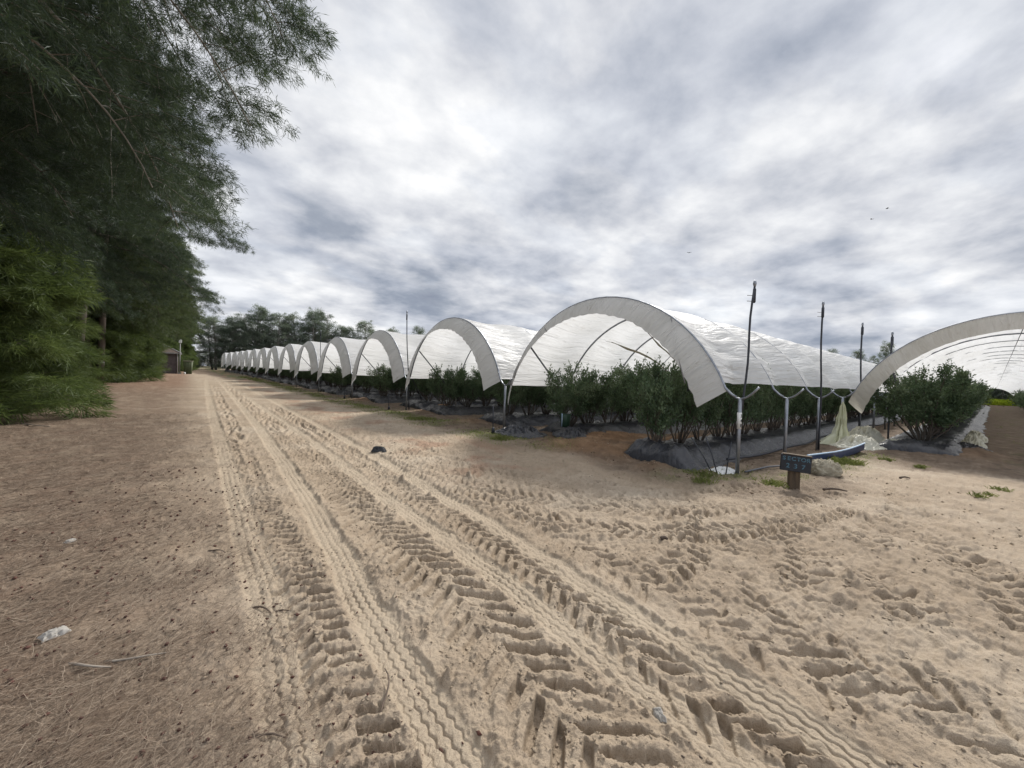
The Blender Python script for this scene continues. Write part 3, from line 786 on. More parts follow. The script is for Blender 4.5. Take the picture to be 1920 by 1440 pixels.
# ------------------------------------------------------------------ trees
def needles(nodes, dirs, nper, ln, wd, spread, droop, g):
    """sprays of thin needles; nodes (k,3), dirs (k,3)"""
    k = len(nodes); P = np.repeat(nodes, nper, 0)+g.normal(size=(k*nper, 3))*.05; D = np.repeat(dirs, nper, 0)
    D = D/(np.linalg.norm(D, axis=1, keepdims=True)+1e-9)
    D = D+g.normal(size=D.shape)*spread; D[:, 2] -= droop*g.random(len(D))
    D /= (np.linalg.norm(D, axis=1, keepdims=True)+1e-9)
    l = (ln*(.6+.7*g.random(len(D))))[:, None]
    S = np.cross(D, g.normal(size=D.shape)); S /= (np.linalg.norm(S, axis=1, keepdims=True)+1e-9)
    S *= wd*.5
    mid = P+D*l*.55+np.array([0, 0, -.03])*l
    V = np.stack([P-S*.6, mid+S, P+D*l+np.array([0, 0, -.12])*l, mid-S], 1).reshape(-1, 3)
    F = np.arange(len(P)*4).reshape(-1, 4)
    return V, F

def make_casuarina(seed, Ht, Rm, z0, nb_, peak=.5, bark=None, npr=26, ln=.26, wd=.014, base_r=.24, droop=.5, mat=None, dens=1., basefill=0., spread=.55):
    g = np.random.default_rng(seed); w = MB()
    tz = np.linspace(0, Ht, 14); tr = np.stack([.25*np.cumsum(g.normal(size=14))*.35, .25*np.cumsum(g.normal(size=14))*.35, tz], 1); tr[0, :2] = 0; tr[0, 2] = -.2
    w.tube(tr, np.linspace(base_r, .03, 14), 9)
    ND = []; DD = []; az = g.random()*6
    for i in range(nb_):
        f = (i+.5*g.random())/nb_; z = z0+(Ht-z0-.3)*f
        az += 2.39996+g.normal()*.3
        q = np.interp(f, [0, peak*.4, peak, .8, 1.], [.50+basefill, .82+basefill*.4, 1., .62, .12])
        Lb = Rm*q*(.72+.45*g.random())
        o = np.array([np.interp(z, tz, tr[:, 0]), np.interp(z, tz, tr[:, 1]), z])
        e0 = R(38-18*(1-f)+g.normal()*9)
        n = 10; P = [o]; el = e0; a = az
        for j in range(n):
            el -= R(5.5+3*g.random())*(.6+droop); a += g.normal()*.07
            P.append(P[-1]+Lb/n*np.array([math.cos(a)*math.cos(el), math.sin(a)*math.cos(el), math.sin(el)]))
        P = np.array(P); rb = .016+.018*Lb/Rm*Lb/3
        w.tube(P, np.linspace(min(rb, .085), .008, n+1), 5, False)
        ns = int((5+Lb*2.3)*dens)
        for s in range(ns):
            t = .22+.78*(s+.6*g.random())/ns; k = min(n-1, int(t*n)); o2 = P[k]+(P[k+1]-P[k])*(t*n-k if t < 1 else 1)
            sd = 1 if s % 2 else -1; a2 = a+sd*R(35+30*g.random()); l2 = (.55+.34*Lb*(1.15-t))*(.6+.6*g.random())
            el2 = R(g.normal()*18+6); m = 5; Q = [o2]
            for j in range(m):
                el2 -= R(9*droop+4*g.random())
                Q.append(Q[-1]+l2/m*np.array([math.cos(a2)*math.cos(el2), math.sin(a2)*math.cos(el2), math.sin(el2)])+g.normal(size=3)*.02)
            Q = np.array(Q); w.tube(Q, np.linspace(.011, .004, m+1), 3, False)
            dv = np.diff(Q, axis=0)
            for j in range(1, m+1):
                ND.append(Q[j]); DD.append(dv[j-1])
                for c in range(2):
                    a3 = a2+(1 if c else -1)*R(30+45*g.random()); l3 = .16+.34*g.random()
                    dd = np.array([math.cos(a3), math.sin(a3), -.1-.5*droop*g.random()+.15])
                    e = Q[j]+dd*l3; ND.append(e); DD.append(dd)
    ND = np.array(ND); DD = np.array(DD)
    V, F = needles(ND, DD, npr, ln, wd, spread, droop*.8, g)
    return w.me('trunk', bark or M_BARK), mesh('crown', V, F, mat or M_CAS, False)

M_CAS2 = foliage('green_casuarina_needles', (.024, .038, .018), (.058, .084, .034), (.125, .160, .062), .8, .32)
CASP = [make_casuarina(200, 17.5, 6.6, 4.4, 56, .45, npr=22, wd=.015, ln=.22, mat=M_CAS2),
        make_casuarina(201, 18.5, 6.0, 4.2, 56, .5, npr=22, wd=.015, ln=.22, mat=M_CAS2),
        make_casuarina(202, 16.0, 6.4, 4.6, 52, .42, npr=22, wd=.015, ln=.22, mat=M_CAS2),
        make_casuarina(203, 18.0, 6.6, 5.6, 50, .40, bark=M_BARKG, npr=40, wd=.0115, ln=.17, spread=.85)]
YNGP = [make_casuarina(210, 6.4, 2.5, .15, 46, .25, npr=20, ln=.34, wd=.018, base_r=.10, droop=.25, mat=M_CASG, basefill=.45),
        make_casuarina(211, 5.4, 2.3, .12, 42, .25, npr=20, ln=.34, wd=.018, base_r=.10, droop=.25, mat=M_CASG, basefill=.45)]
def plant(name, pro, x, y, rz, sc, label, cat, group):
    r = empty(name, (x, y, ztf(y)-.02), rz, label, cat, group); r.scale = (sc, sc, sc*random.uniform(.95, 1.05))
    link('trunk', pro[0], r); link('crown', pro[1], r); return r
gl = 'dark casuarina trees of the windbreak on the left of the road'
CT = [(-3.7, 9.0, 3), (-5.0, 14.5, 3), (-5.5, 20.5, 3), (-5.6, 26.0, 3), (-4.8, 32, 3), (-5.2, 38.5, 2), (-4.7, 45, 0), (-5.1, 52, 1), (-4.8, 59, 2), (-8.4, 66, 0), (-8.5, 76, 1), (-6.5, 84, 2), (-4.0, 92, 0), (-3.6, 101, 1), (-3.4, 111, 2), (-3.0, 122, 0), (-3.0, 134, 1)]
for i, (x, y, k) in enumerate(CT):
    lab = 'tall dark casuarina of the left windbreak, %s from the front along the road' % ORD[i]
    if i == 0: lab = 'nearest tall casuarina whose feathery branches overhang the top left corner'
    tr_ = plant('casuarina_tree', CASP[k], x, y, 1.3*i+.4, 1.13 if i == 0 else random.uniform(.95, 1.08), lab, 'tree', gl)
    if i:
        sl0 = [c for c in tr_.children if c.name.startswith('trunk')][0].material_slots[0]; sl0.link = 'OBJECT'; sl0.material = M_BARK
B2 = [(-10.5, 15), (-11, 20), (-10.5, 26), (-11, 33), (-10.5, 41), (-11, 50), (-10.5, 60), (-11, 72), (-11, 86), (-10, 102), (-10, 120), (-16.5, 24), (-17, 36), (-17, 50), (-17, 68), (-17, 92)]
for i, (x, y) in enumerate(B2):
    plant('casuarina_tree', CASP[i % 3], x, y, 2.1*i, random.uniform(.95, 1.1), 'dark casuarina standing behind the front trees of the left windbreak', 'tree', 'casuarinas behind the front row of the windbreak')
gy = 'bushy young casuarinas along the foot of the windbreak'
YT = [(-4.9, 18.3, 0, 1.0), (-6.6, 21.5, 1, 1.1), (-5.9, 24.6, 0, .95), (-6.3, 29.0, 1, .9), (-7.0, 33.5, 0, 1.0), (-6.6, 41.0, 0, 1.35), (-6.2, 46.5, 1, 1.5), (-5.6, 52.5, 0, 1.3), (-5.6, 58.5, 1, 1.5), (-6.1, 64.5, 0, 1.4), (-7.2, 70.5, 1, 1.4), (-8, 30, 0, 1.15), (-8.6, 38, 1, 1.6), (-9, 50, 0, 1.7), (-2.6, 82, 0, .9), (-2.2, 90, 1, .95), (-1.4, 99, 0, 1.), (-1.2, 110, 1, 1.), (-.6, 122, 0, 1.), (.4, 136, 1, 1.0)]
for i, (x, y, k, sc) in enumerate(YT):
    lab = 'bushy green young casuarina, %s from the left along the foot of the windbreak' % ORD[i]
    if i == 0: lab = 'feathery green bush reaching the ground at the left edge before the wooden pole'
    plant('young_casuarina', YNGP[k], x, y, 1.7*i, sc, lab, 'bush', gy)

def make_wind(seed, Ht, Rm, nclump, per, z0=.06, size=.24):
    g = np.random.default_rng(seed); w = MB()
    tz = np.linspace(-.2, Ht*.97, 9); tr = np.stack([np.cumsum(g.normal(size=9))*.12, np.cumsum(g.normal(size=9))*.12, tz], 1); tr -= tr[0]*np.array([1, 1, 0])
    w.tube(tr, np.linspace(.22, .03, 9), 6)
    Ps = []; Ds = []
    for i in range(nclump):
        f = z0+(1-z0)*(i/nclump)**.85
        q = np.interp(f, [0, .3, .55, .8, 1.], [.95, 1., 1., .85, .40])
        az = g.random()*6.283; rr = Rm*q*(.35+.65*g.random()**.6)
        z = Ht*f; o = np.array([np.interp(z, tz, tr[:, 0]), np.interp(z, tz, tr[:, 1]), z-.5*rr])
        c = np.array([o[0]+math.cos(az)*rr, o[1]+math.sin(az)*rr, z+.25*g.normal()])
        w.tube([o, (o+c)/2+np.array([0, 0, .1]), c], [.04, .025, .01], 4, False)
        s = .30+.42*g.random()**1.5; n = int(per*s*1.6)
        Ps.append(c+g.normal(size=(n, 3))*np.array([s*.62, s*.62, s*.5])); Ds.append(g.normal(size=(n, 3))+np.array([0, 0, .3]))
    P = np.concatenate(Ps); D = np.concatenate(Ds); V, F = leaf_quads(P, D, size*(.7+.6*g.random(len(P))), size*.30, g=g)
    return w.me('trunk', M_BARKG), mesh('crown', V, F, M_EUC, False)
WP = [make_wind(300, 16, 2.6, 150, 150), make_wind(301, 16, 2.2, 120, 150), make_wind(302, 16, 3.0, 170, 150), make_wind(303, 16, 2.3, 90, 130)]
WT = [(5.5, 12.4), (7.6, 12.8), (9.4, 12.0), (11.3, 14.2), (13.6, 16.5), (15.6, 15.2), (18.2, 15.0), (20.6, 13.6), (22.9, 15.5), (26.1, 16.4), (28.4, 17.4), (31.1, 16.8), (34.2, 13.6), (37.4, 13.6), (41.2, 15.7), (44.3, 13.8), (51, 14.6), (58, 15.8), (66, 13)]
for i, (x, h) in enumerate(WT):
    y = 122+random.uniform(-1.2, 1.2); sc = (h+.3)/16
    r = plant('windbreak_tree', WP[i % 4], x, y, i*2.3, sc, 'tall loose-crowned tree beyond the tunnels, %s from the left in its line' % ORD[i], 'tree', 'tall trees of the windbreak beyond the tunnels')
    r.scale = (1.45, 1.45, sc)
for i in range(13):
    x = 5+i*3.1; sc = random.uniform(.62, .84)
    plant('windbreak_tree', WP[(i+1) % 4], x, 126, i*1.1, sc, 'lower tree filling in behind the tall trees beyond the tunnels', 'tree', 'lower trees behind the windbreak beyond the tunnels').scale = (1.3, 1.3, sc)
lab = ['small treetop showing over the largest tunnel between two tall risers', 'dark treetop over the white tunnel roofs, left of the third riser', 'treetop right beside the third riser over the tunnel roofs', 'low treetop between the third riser and the right tunnel', 'treetop just left of where the right tunnel roof rises']
for i, (y, h) in enumerate([(41.2, 14.4), (31.3, 14.2), (25.5, 13.6), (22., 11.8), (19.5, 15.2)]):
    sc = h/16; plant('windbreak_tree', WP[i % 4], 150, y, i*1.9+1, sc, lab[i], 'tree', 'treetops over the tunnel roofs')
for i in range(26):
    plant('windbreak_tree', WP[i % 4], 198+3*(i % 4), -14+1.0*i, i*1.3, .5, 'dark tree beyond the far open end of the right tunnel', 'tree', 'trees beyond the far end of the right tunnel').scale = (1.3, 1.3, .36)
for i in range(9):
    plant('windbreak_tree', WP[i % 4], -2+3.2*i, 232+4*(i % 2), i*1.9, .5, 'distant low tree closing the end of the road', 'tree', 'distant low trees at the end of the road').scale = (1.5, 1.5, .42)

# ------------------------------------------------------------------ things along the left
b = MB(); b.tube([(0, 0, -.3), (.05, 0, 3), (.08, .05, 6), (.12, .08, 10.5)], [.19, .18, .165, .14], 14)
p = empty('utility_pole', (-4.56, 38.5, ztf(38.5)), 0, 'weathered round wooden pole standing before the green foliage on the left', 'pole')
link('shaft', b.me('shaft', M_POLE), p)
for z in (1.95, 1.5):
    b = MB(); b.tube([(.02, 0, z), (.02, 0, z+.06)], .196, 14); link('band', b.me('band', M_TRIM), p)

sh = empty('shed', (-3.1, 76.6, ztf(76)), 0, 'small dark brick shed with a hipped tile roof half hidden by foliage', 'shed')
b = MB(); b.box((0, 0, 1.45), (4.1, 3.6, 3.0)); link('wall', b.me('wall', M_BRICK, False), sh)
e = .35; hw, hd = 2.05+e, 1.8+e
V = np.array([[-hw, -hd, 2.82], [hw, -hd, 2.82], [hw, hd, 2.82], [-hw, hd, 2.82], [-.35, 0, 4.15], [.35, 0, 4.15], [-hw, -hd, 2.94], [hw, -hd, 2.94], [hw, hd, 2.94], [-hw, hd, 2.94]])
F = [(3, 2, 1, 0), (0, 1, 7, 6), (1, 2, 8, 7), (2, 3, 9, 8), (3, 0, 6, 9), (6, 7, 5, 4), (7, 8, 5), (8, 9, 4, 5), (9, 6, 4)]
roof = link('roof', mesh('roof', V, F, M_ROOF, False), sh)
b = MB()
for a, c in ((6, 4), (7, 5), (8, 5), (9, 4), (4, 5)): b.tube([V[a]+[0, 0, .02], V[c]+[0, 0, .02]], .07, 6)
link('ridge_cap', b.me('ridge_cap', M_TRIM), roof)
b = MB(); b.box((0, -hd-.02, 2.88), (2*hw, .05, .16)); b.box((hw+.02, 0, 2.88), (.05, 2*hd, .16)); link('fascia', b.me('fascia', M_TRIM, False), roof)
b = MB(); b.tube([(1.98, -1.86, 0), (1.98, -1.86, 2.3), (1.98, -2.1, 2.8)], .05, 8); link('downpipe', b.me('downpipe', M_TRIM), sh)

ms = empty('mast', (-.82, 74.2, ztf(74)), 0, 'thin grey mast with a white box on top beside the shed', 'mast')
b = MB(); b.tube([(0, 0, -.2), (0, 0, 4.5)], .055, 8); link('shaft', b.me('shaft', M_TRIM), ms)
b = MB(); b.box((0, 0, 4.65), (.36, .26, .46), 0, .03); link('white_box', b.me('white_box', M_WHITE, False), ms)
b = MB(); b.box((0, 0, .06), (.4, .4, .2), 0, .02); link('footing', b.me('footing', M_TRIM, False), ms)

bn = empty('skip_bin', (.12, 74.4, ztf(74)), 0, 'olive green skip bin with a pale rim standing right of the shed', 'bin')
b = MB(); n = 24; a = np.arange(n)*2*np.pi/n
def rrect(sx, sy, z): return np.stack([sx*np.sign(np.cos(a))*np.abs(np.cos(a))**.45, sy*np.sign(np.sin(a))*np.abs(np.sin(a))**.45, np.full(n, z)], 1)
rings = [rrect(.40, .42, .0), rrect(.44, .46, .05), rrect(.56, .58, 1.85), rrect(.52, .54, 1.85), rrect(.41, .43, .12)]
G = np.array(rings); G = np.concatenate([G, G[:, :1]], 1); b.grid(G[:, ::-1]); b.F.append(np.array([list(range(4*(n+1), 4*(n+1)+n))]))
link('tub', b.me('tub', M_BIN), bn)
b = MB(); q = rrect(.57, .59, 1.87); b.tube(np.vstack([q, q[:1]]), .045, 6, False); link('rim', b.me('rim', M_BINRIM), bn)
for dx in (-.28, 0, .28):
    b = MB(); b.box((dx, -.545, .95), (.05, .05, 1.7)); link('rib', b.me('rib', M_BIN, False), bn)
cn = MB(); cn.tube([(0, 0, 0), (0, 0, .2), (0, 0, .24), (0, 0, .30)], [.13, .13, .06, .05], 12)
o = link('canister', cn.me('canister', M_WHITE), loc=(-.25, 72.6, ztf(72.6))); tag(o, 'small white canister lying on the ground before the olive skip bin', 'canister')

# ------------------------------------------------------------------ risers
def riser(x, y, h, leanx, leany, label, r=.020, wires=True, base=0.):
    t = empty('sprinkler_riser', (x, y, ztf(y)), 0, label, 'riser', 'tall sprinkler risers standing at the tunnels')
    b = MB(); q = np.linspace(0, 1, 9)
    P = np.stack([leanx*q+.016*np.sin(q*7), leany*q+.012*np.sin(q*9+1), base+(h-base)*q], 1)
    b.tube(P, r, 7); link('pipe', b.me('pipe', M_PIPE), t)
    tx, ty = P[-1, 0], P[-1, 1]
    b = MB(); b.tube([(tx, ty, h-.32), (tx, ty, h-.30), (tx, ty, h-.06), (tx, ty, h-.03)], [r, r*1.5, r*1.5, r*.8], 8); link('coupling', b.me('coupling', M_PIPE), t)
    b = MB(); b.tube([(tx, ty, h-.03), (tx, ty, h+.01), (tx, ty, h+.05), (tx, ty, h+.10), (tx, ty, h+.12)], [.010, .024, .034, .024, .005], 10); link('sprinkler_head', b.me('sprinkler_head', M_STEEL), t)
    if wires:
        for z in (h-.18, h-.29):
            b = MB(); b.tube([(tx, ty, z), (tx-.10, ty+.09, z+.003)], .006, 4); link('tie_wire', b.me('tie_wire', M_ROPE), t)
    return t
riser(8.13, 3.0, 3.60, .30, 0, 'tall leaning black riser rising from the numbered post beside the largest tunnel', base=1.2)
riser(13.15, 2.92, 3.87, -.2, .02, 'straight black riser behind the sign, second from the left of four', .022)
riser(18.3, 2.95, 3.92, -.2, .02, 'slender riser, third of four, before the small treetops', .026, False)
riser(17.1, 2.05, 3.45, .15, .05, 'black riser standing at the left edge of the right tunnel mouth', .025, False)
riser(8.05, 17.3, 4.5, -.22, .1, 'tall riser between the first and second tunnels left of the largest', .022, False)
riser(7.75, 31.9, 4.5, -.1, .1, 'thin distant riser between tunnels further along the row', .022, False)

# ------------------------------------------------------------------ sign
sg = empty('sector_sign', (7.82, 2.06, gz(7.82, 2.06)), 0, 'low black board on a thick wooden post lettered SECTOR and a number', 'sign')
fa = math.atan2(-2.06, -7.82)+R(10)       # the way the board faces
fx = fa+R(90)
b = MB(); b.box((0, 0, .24), (.155, .155, .58), fx, .012); link('post', b.me('post', M_SIGNPOST, False), sg)
nx, ny = math.cos(fa), math.sin(fa)
bd = link('board', None or (lambda b: (b.box((0, 0, 0), (.42, .035, .27), 0, .006), b.me('board', M_SIGN, False))[1])(MB()), sg)
bd.location = (nx*.100, ny*.100, .445); bd.rotation_euler = (R(0), R(3), fx)
b = MB(); b.box((.01, .02, .141), (.40, .10, .010), 0, .002); link('top_slat', b.me('top_slat', M_SIGNPOST, False), bd)
def letters(body, size, x, z, mat):
    me = text_mesh('lettering', body, size, mat, .0015, offset=.0025)
    o = link('lettering', me, bd); o.location = (x, -.0192, z); o.rotation_euler = (R(90), 0, 0); return o
for i, ch in enumerate('SECTOR'): letters(ch, .088, -.165+.066*i, .070, M_LETTER)
for i, ch in enumerate('237'): letters(ch, .105, -.105+.105*i, -.050, M_LETTER)

# stone
def lump(name, loc, sx, sy, sz, seed, mat, amp=.18, n=28, flat=.5, freq=2.2):
    u = np.linspace(0, np.pi, n//2); v = np.linspace(0, 2*np.pi, n)
    U, Vv = np.meshgrid(u, v, indexing='ij')
    x, y, z = np.sin(U)*np.cos(Vv), np.sin(U)*np.sin(Vv), np.cos(U)
    p = 1/(np.abs(x)**3.2+np.abs(y)**3.2+np.abs(z)**3.2)**(1/3.2)
    x, y, z = x*p, y*p, z*p
    nn = 1+amp*(fbm(x*freq+seed, y*freq+z*1.7*freq*.5, 4)+.6*fbm(z*freq*1.4+seed, x*freq-y*freq, 4))
    G = np.stack([x*sx*nn*(1-.10*z), y*sy*nn*(1-.10*z), (z*.5+.5)*sz*nn-.02], -1); G[:, -1] = G[:, 0]
    b = MB(); b.grid(G[:, ::-1]); return link(name, b.me(name, mat), loc=loc)
o = lump('stone', (9.55, 2.02, gz(9.55, 2.05)-.03), .24, .19, .30, 4, M_STONE, .22, 72, freq=3.2)
o.rotation_euler = (0, 0, R(-45)); tag(o, 'rough squarish stone block lying right of the sector sign', 'stone')

# blue trough
tr = empty('trough', (11.0, 2.55, gz(11, 2.6)), R(-7), 'long blue plastic trough with a pale rim curving up behind the stone', 'trough')
q = np.linspace(0, 1, 26); cx = 3.35*q-.5; cz = .02+.12*np.clip(q-.35, 0, 1)**1.6*1.3
cs = [(-.10, .19), (-.095, .02), (-.05, 0.), (.05, 0.), (.085, .02), (.09, .09), (.075, .09), (.07, .04), (-.07, .04), (-.085, .19), (-.10, .19)]
G = np.array([[(x, y*(.8+.2*math.sin(math.pi*t))-.06*math.sin(math.pi*t*.9), z+c) for (y, z) in cs] for t, x, c in zip(q, cx, cz)])
b = MB(); b.grid(G); link('tub', b.me('tub', M_BLUE, True), tr)
b = MB(); b.tube(G[:, 0]+[0, 0, .008], .017, 6); link('rim', b.me('rim', M_RIM), tr)

# hanging twisted film and the heaps
def cloth():
    n, m = 60, 90
    t = np.linspace(0, 1, n); a = np.linspace(0, 2*np.pi, m)
    T, A = np.meshgrid(t, a, indexing='ij')
    rad = np.interp(T, [0, .12, .45, .62, .8, .95, 1.], [.01, .06, .12, .12, .20, .38, .52])*(1+.30*np.sin(A*7+T*3)+.18*np.sin(A*13-T*5)+.30*fbm(A*2.3, T*5, 4))
    X = rad*np.cos(A)*1.1+np.interp(T, [0, .6, 1], [0, -.1, -.35]); Y = rad*np.sin(A)*.8
    Z = np.interp(T, [0, .5, .8, .94, 1.], [1.28, .70, .28, .10, .0])+.03*fbm(A*2, T*8, 3)*T
    G = np.stack([X, Y, Z], -1); G[:, -1] = G[:, 0]; b = MB(); b.grid(G[:, ::-1])
    uv = np.stack([(T*2).ravel(), (A*.4).ravel()], 1)
    o = link('hanging_film', b.me('hanging_film', M_CLOTH, uv=uv), loc=(15.75, 2.95, gz(15.75, 2.95))); tag(o, 'twisted yellowish film hanging from a bracket and spreading on the ground', 'plastic film')
cloth()
def heap(loc, sx, sy, h, seed, label, mat=M_HEAP, rz=0.):
    n = 64; g = np.linspace(-1, 1, n); X, Y = np.meshgrid(g, g, indexing='ij'); r = np.hypot(X, Y)
    X1 = X*np.sqrt(1-Y*Y/2); Y1 = Y*np.sqrt(1-X*X/2); r = np.hypot(X1, Y1)
    k = 1-sstep(.25, 1, r)
    rid = 1-2.6*np.abs(fbm(X1*2.6+seed, Y1*3.6-seed, 2 if mat is M_MULCH else 3))+(.1 if mat is M_MULCH else .22)*fbm(X1*7+seed, Y1*9, 3)
    Z = (h*.7 if mat is M_MULCH else h)*k*(.45+.75*rid)+.04*rid*(1-k)
    rad = 1+.25*fbm(np.arctan2(Y1, X1)*1.2+seed, r*0, 2)
    G = np.stack([X1*sx*rad, Y1*sy*rad, np.maximum(Z, -.02)], -1)
    G[0, :, 2] = G[-1, :, 2] = G[:, 0, 2] = G[:, -1, 2] = -.03
    b = MB(); b.grid(G); uv = np.stack([X.ravel()*sx, Y.ravel()*sy], 1)
    o = link('film_heap', b.me('film_heap', mat, uv=uv), loc=loc); o.rotation_euler = (0, 0, rz)
    return tag(o, label, 'plastic film', 'old plastic film left lying about')
heap((15.15, 2.45, gz(15.1, 2.45)), .75, .55, .30, 3, 'pale crumpled film heap against the raised end of the blue trough', rz=R(-30))
heap((16.7, 2.55, gz(16.6, 2.55)), .75, .42, .42, 7, 'pale crumpled film heap just left of the riser at the right tunnel mouth', rz=R(-40))
heap((15.9, 1.75, gz(15.8, 1.8)), .6, .4, .22, 12, 'low pale film scrap in the grass right of the blue trough', rz=R(-20))
heap((7.95, 3.22, gz(7.95, 3.2)), 0.30, .16, .09, 17, 'white crumpled plastic scrap at the foot of the numbered post', M_WHITE, R(-35))
heap((17.4, .42, .10), 1.0, .35, .20, 21, 'grey torn mulch sheet thrown up in front of the lone bush', M_MULCH, R(20))
heap((18.6, .35, .12), 1.1, .28, .26, 23, 'pale weathered sheet lying along the path edge right of the lone bush', M_HEAP, R(3))
heap((21.5, .35, .12), 1.6, .28, .24, 25, 'further pale weathered sheet along the path edge in the right tunnel', M_HEAP, R(3))
heap((8.3, 7.35, gz(8.3, 7.4)), .8, .5, .30, 27, 'bunched black mulch sheet at the end of the torn bed', M_MULCH, R(60))
heap((7.6, 8.75, gz(7.6, 8.8)), .8, .7, .34, 28, 'crumpled black sheet bunched at the left foot of the largest tunnel', M_MULCH, R(100))

b = MB(); b.tube([(0, 0, .03), (.9, -.08, .035), (1.75, -.32, .03)], .017, 7); o = link('steel_pipe', b.me('steel_pipe', M_DARKSTEEL), loc=(8.05, 2.88, gz(8.3, 2.85))); tag(o, 'thin grey pipe lying on the ground from the numbered post to the sign', 'pipe')
for i, (x, y, dx, dy, h, lab) in enumerate([(7.62, 3.22, -.20, .40, .66, 'dark thin rod leaning left, outermost of three by the numbered post'), (7.66, 3.18, -.05, .25, .68, 'dark thin rod leaning left, second of three by the numbered post'), (7.78, 3.12, .12, -.04, .60, 'dark thin rod leaning right against the numbered post')]):
    b = MB(); b.tube([(0, 0, -.1), (dx*.5, dy*.5, h*.5), (dx, dy, h)], .011, 5)
    o = link('thin_rod', b.me('thin_rod', M_PIPE), loc=(x, y, gz(x, y))); tag(o, lab, 'rod', 'thin rods stuck in the ground by the numbered post')
for i, (x, y, h, lab) in enumerate([(6.95, 9.25, .85, 'dark stake with a thick foot at the left front of the largest tunnel'), (7.2, 17.6, .7, 'dark stake at the front of the second tunnel left of the largest'), (7.3, 24.6, .7, 'dark stake before the third tunnel left of the largest')]):
    t = empty('ground_stake', (x, y, gz(x, y)), 0, lab, 'stake', 'dark stakes before the tunnels')
    b = MB(); b.tube([(0, 0, -.05), (-.02, .01, h)], .017, 6); link('rod', b.me('rod', M_PIPE), t)
    b = MB(); b.tube([(0, 0, 0), (0, 0, .14), (0, 0, .19)], [.055, .05, .02], 8); link('foot', b.me('foot', M_PIPE), t)
pt = empty('irrigation_pot', (8.55, 7.9, .30), 0, 'dark green tub with a pale peg among the bush stems at the tunnel front', 'tub')
b = MB(); b.tube([(0, 0, 0), (0, 0, .02), (0, 0, .36), (0, 0, .38)], [.10, .13, .16, .15], 14); link('tub', b.me('tub', M_POT), pt)
b = MB(); b.tube([(-.17, -.03, .02), (-.17, -.03, .40)], .012, 5); link('peg', b.me('peg', M_RIM), pt)
# irrigation hose along the right post line
b = MB(); xs = np.linspace(8.6, 40, 60); b.tube([(x, 3.35+.07*math.sin(x*.9), .13+.03*math.sin(x*1.7)) for x in xs], .030, 6); o = link('irrigation_hose', b.me('irrigation_hose', M_PIPE)); tag(o, 'black irrigation hose running back along the posts right of the largest tunnel', 'hose')

# ------------------------------------------------------------------ litter on the ground
def crumple(name, loc, s, h, seed, mat, label, cat, rz=0., asp=.6):
    n = 22; g = np.linspace(-1, 1, n); X, Y = np.meshgrid(g, g, indexing='ij')
    rid = 1-2.2*np.abs(fbm(X*1.7+seed, Y*1.9+seed, 3)); ed = 1-np.maximum(np.abs(X), np.abs(Y))**4
    G = np.stack([X*s*(1+.3*fbm(Y*1.5+seed, X*.5, 2)), Y*s*asp*(1+.4*fbm(X*1.5-seed, Y*.5, 2)), h*np.clip(.3+rid, 0, 1.4)*ed], -1)
    b = MB(); b.grid(G); o = link(name, b.me(name, mat), loc=loc); o.rotation_euler = (0, 0, rz); return tag(o, label, cat)
crumple('black_rag', (3.16, 8.2, gz(3.16, 8.2)-.01), 0.155, .09, 3, M_RAG, 'dark crumpled rag lying alone on the sandy road', 'rag', R(-40), .45)
b = MB(); b.tube([(-.13, 0, .03), (-.03, .01, .015), (.14, 0, .03)], [.03, .02, .012], 6); o = link('stick', b.me('stick', M_TWIG), loc=(3.55, 8.75, gz(3.55, 8.75))); o.rotation_euler = (0, 0, R(-39)); tag(o, 'short dark stick on the road just behind the black rag', 'stick')
crumple('paper_scrap', (-.59, 3.53, gz(-.59, 3.53)+.004), .06, .03, 9, M_PAPER, 'pale crumpled scrap on the brown needle litter at lower left', 'scrap', .4)
crumple('paper_scrap', (-.8, 5.35, gz(-.8, 5.35)+.004), .04, .02, 14, M_PAPER, 'tiny white scrap on the needle litter above the larger one', 'scrap', 1.)
crumple('paper_scrap', (1.88, 1.02, gz(1.88, 1.02)+.004), .04, .02, 19, M_PAPER, 'pale dry leaf scrap beside the right tyre rib at the bottom', 'scrap', 1.)
TW = [((.82, 1.95), 1.2, .16, 'thin dark root bowed across the sand at bottom left', .006, 1), ((.30, 2.02), -.5, .10, 'dark curved twig on the litter border near the bottom', .007, 1), ((.43, 3.15), -.9, .10, 'short dark twig beside the left tyre track', .008, 1), ((.55, 3.05), -.5, .09, 'small dark twig across the left tyre track', .006, 1),
      ((-.17, 3.0), -.5, .17, 'long pale stick on the litter in the lower left quarter', .007, 0), ((-.40, 1.95), -.75, .16, 'thick grey stick in the bottom left corner', .010, 0), ((-.38, 3.05), -.7, .12, 'grey bent stick below the pale scrap', .008, 0), ((-.25, 2.15), .05, .18, 'thin brown stick next to the corner stick', .006, 1),
      ((.25, 4.4), -1.0, .11, 'dark twig at the edge of the needle litter left of the ruts', .007, 1), ((8.0, 1.55), -.75, .17, 'short dark stick on the sand right of the sign post', .022, 1), ((3.86, 2.12), -.9, .035, 'small dark lump of wood on the sand right of the ruts', .025, 1), ((10.4, 1.0), -.6, .1, 'small dark wood chip on the sand at right', .022, 1),
      ((-3.0, 15.6), -.8, .5, 'dead branch lying before the feathery green bush at the left edge', .02, 0)]
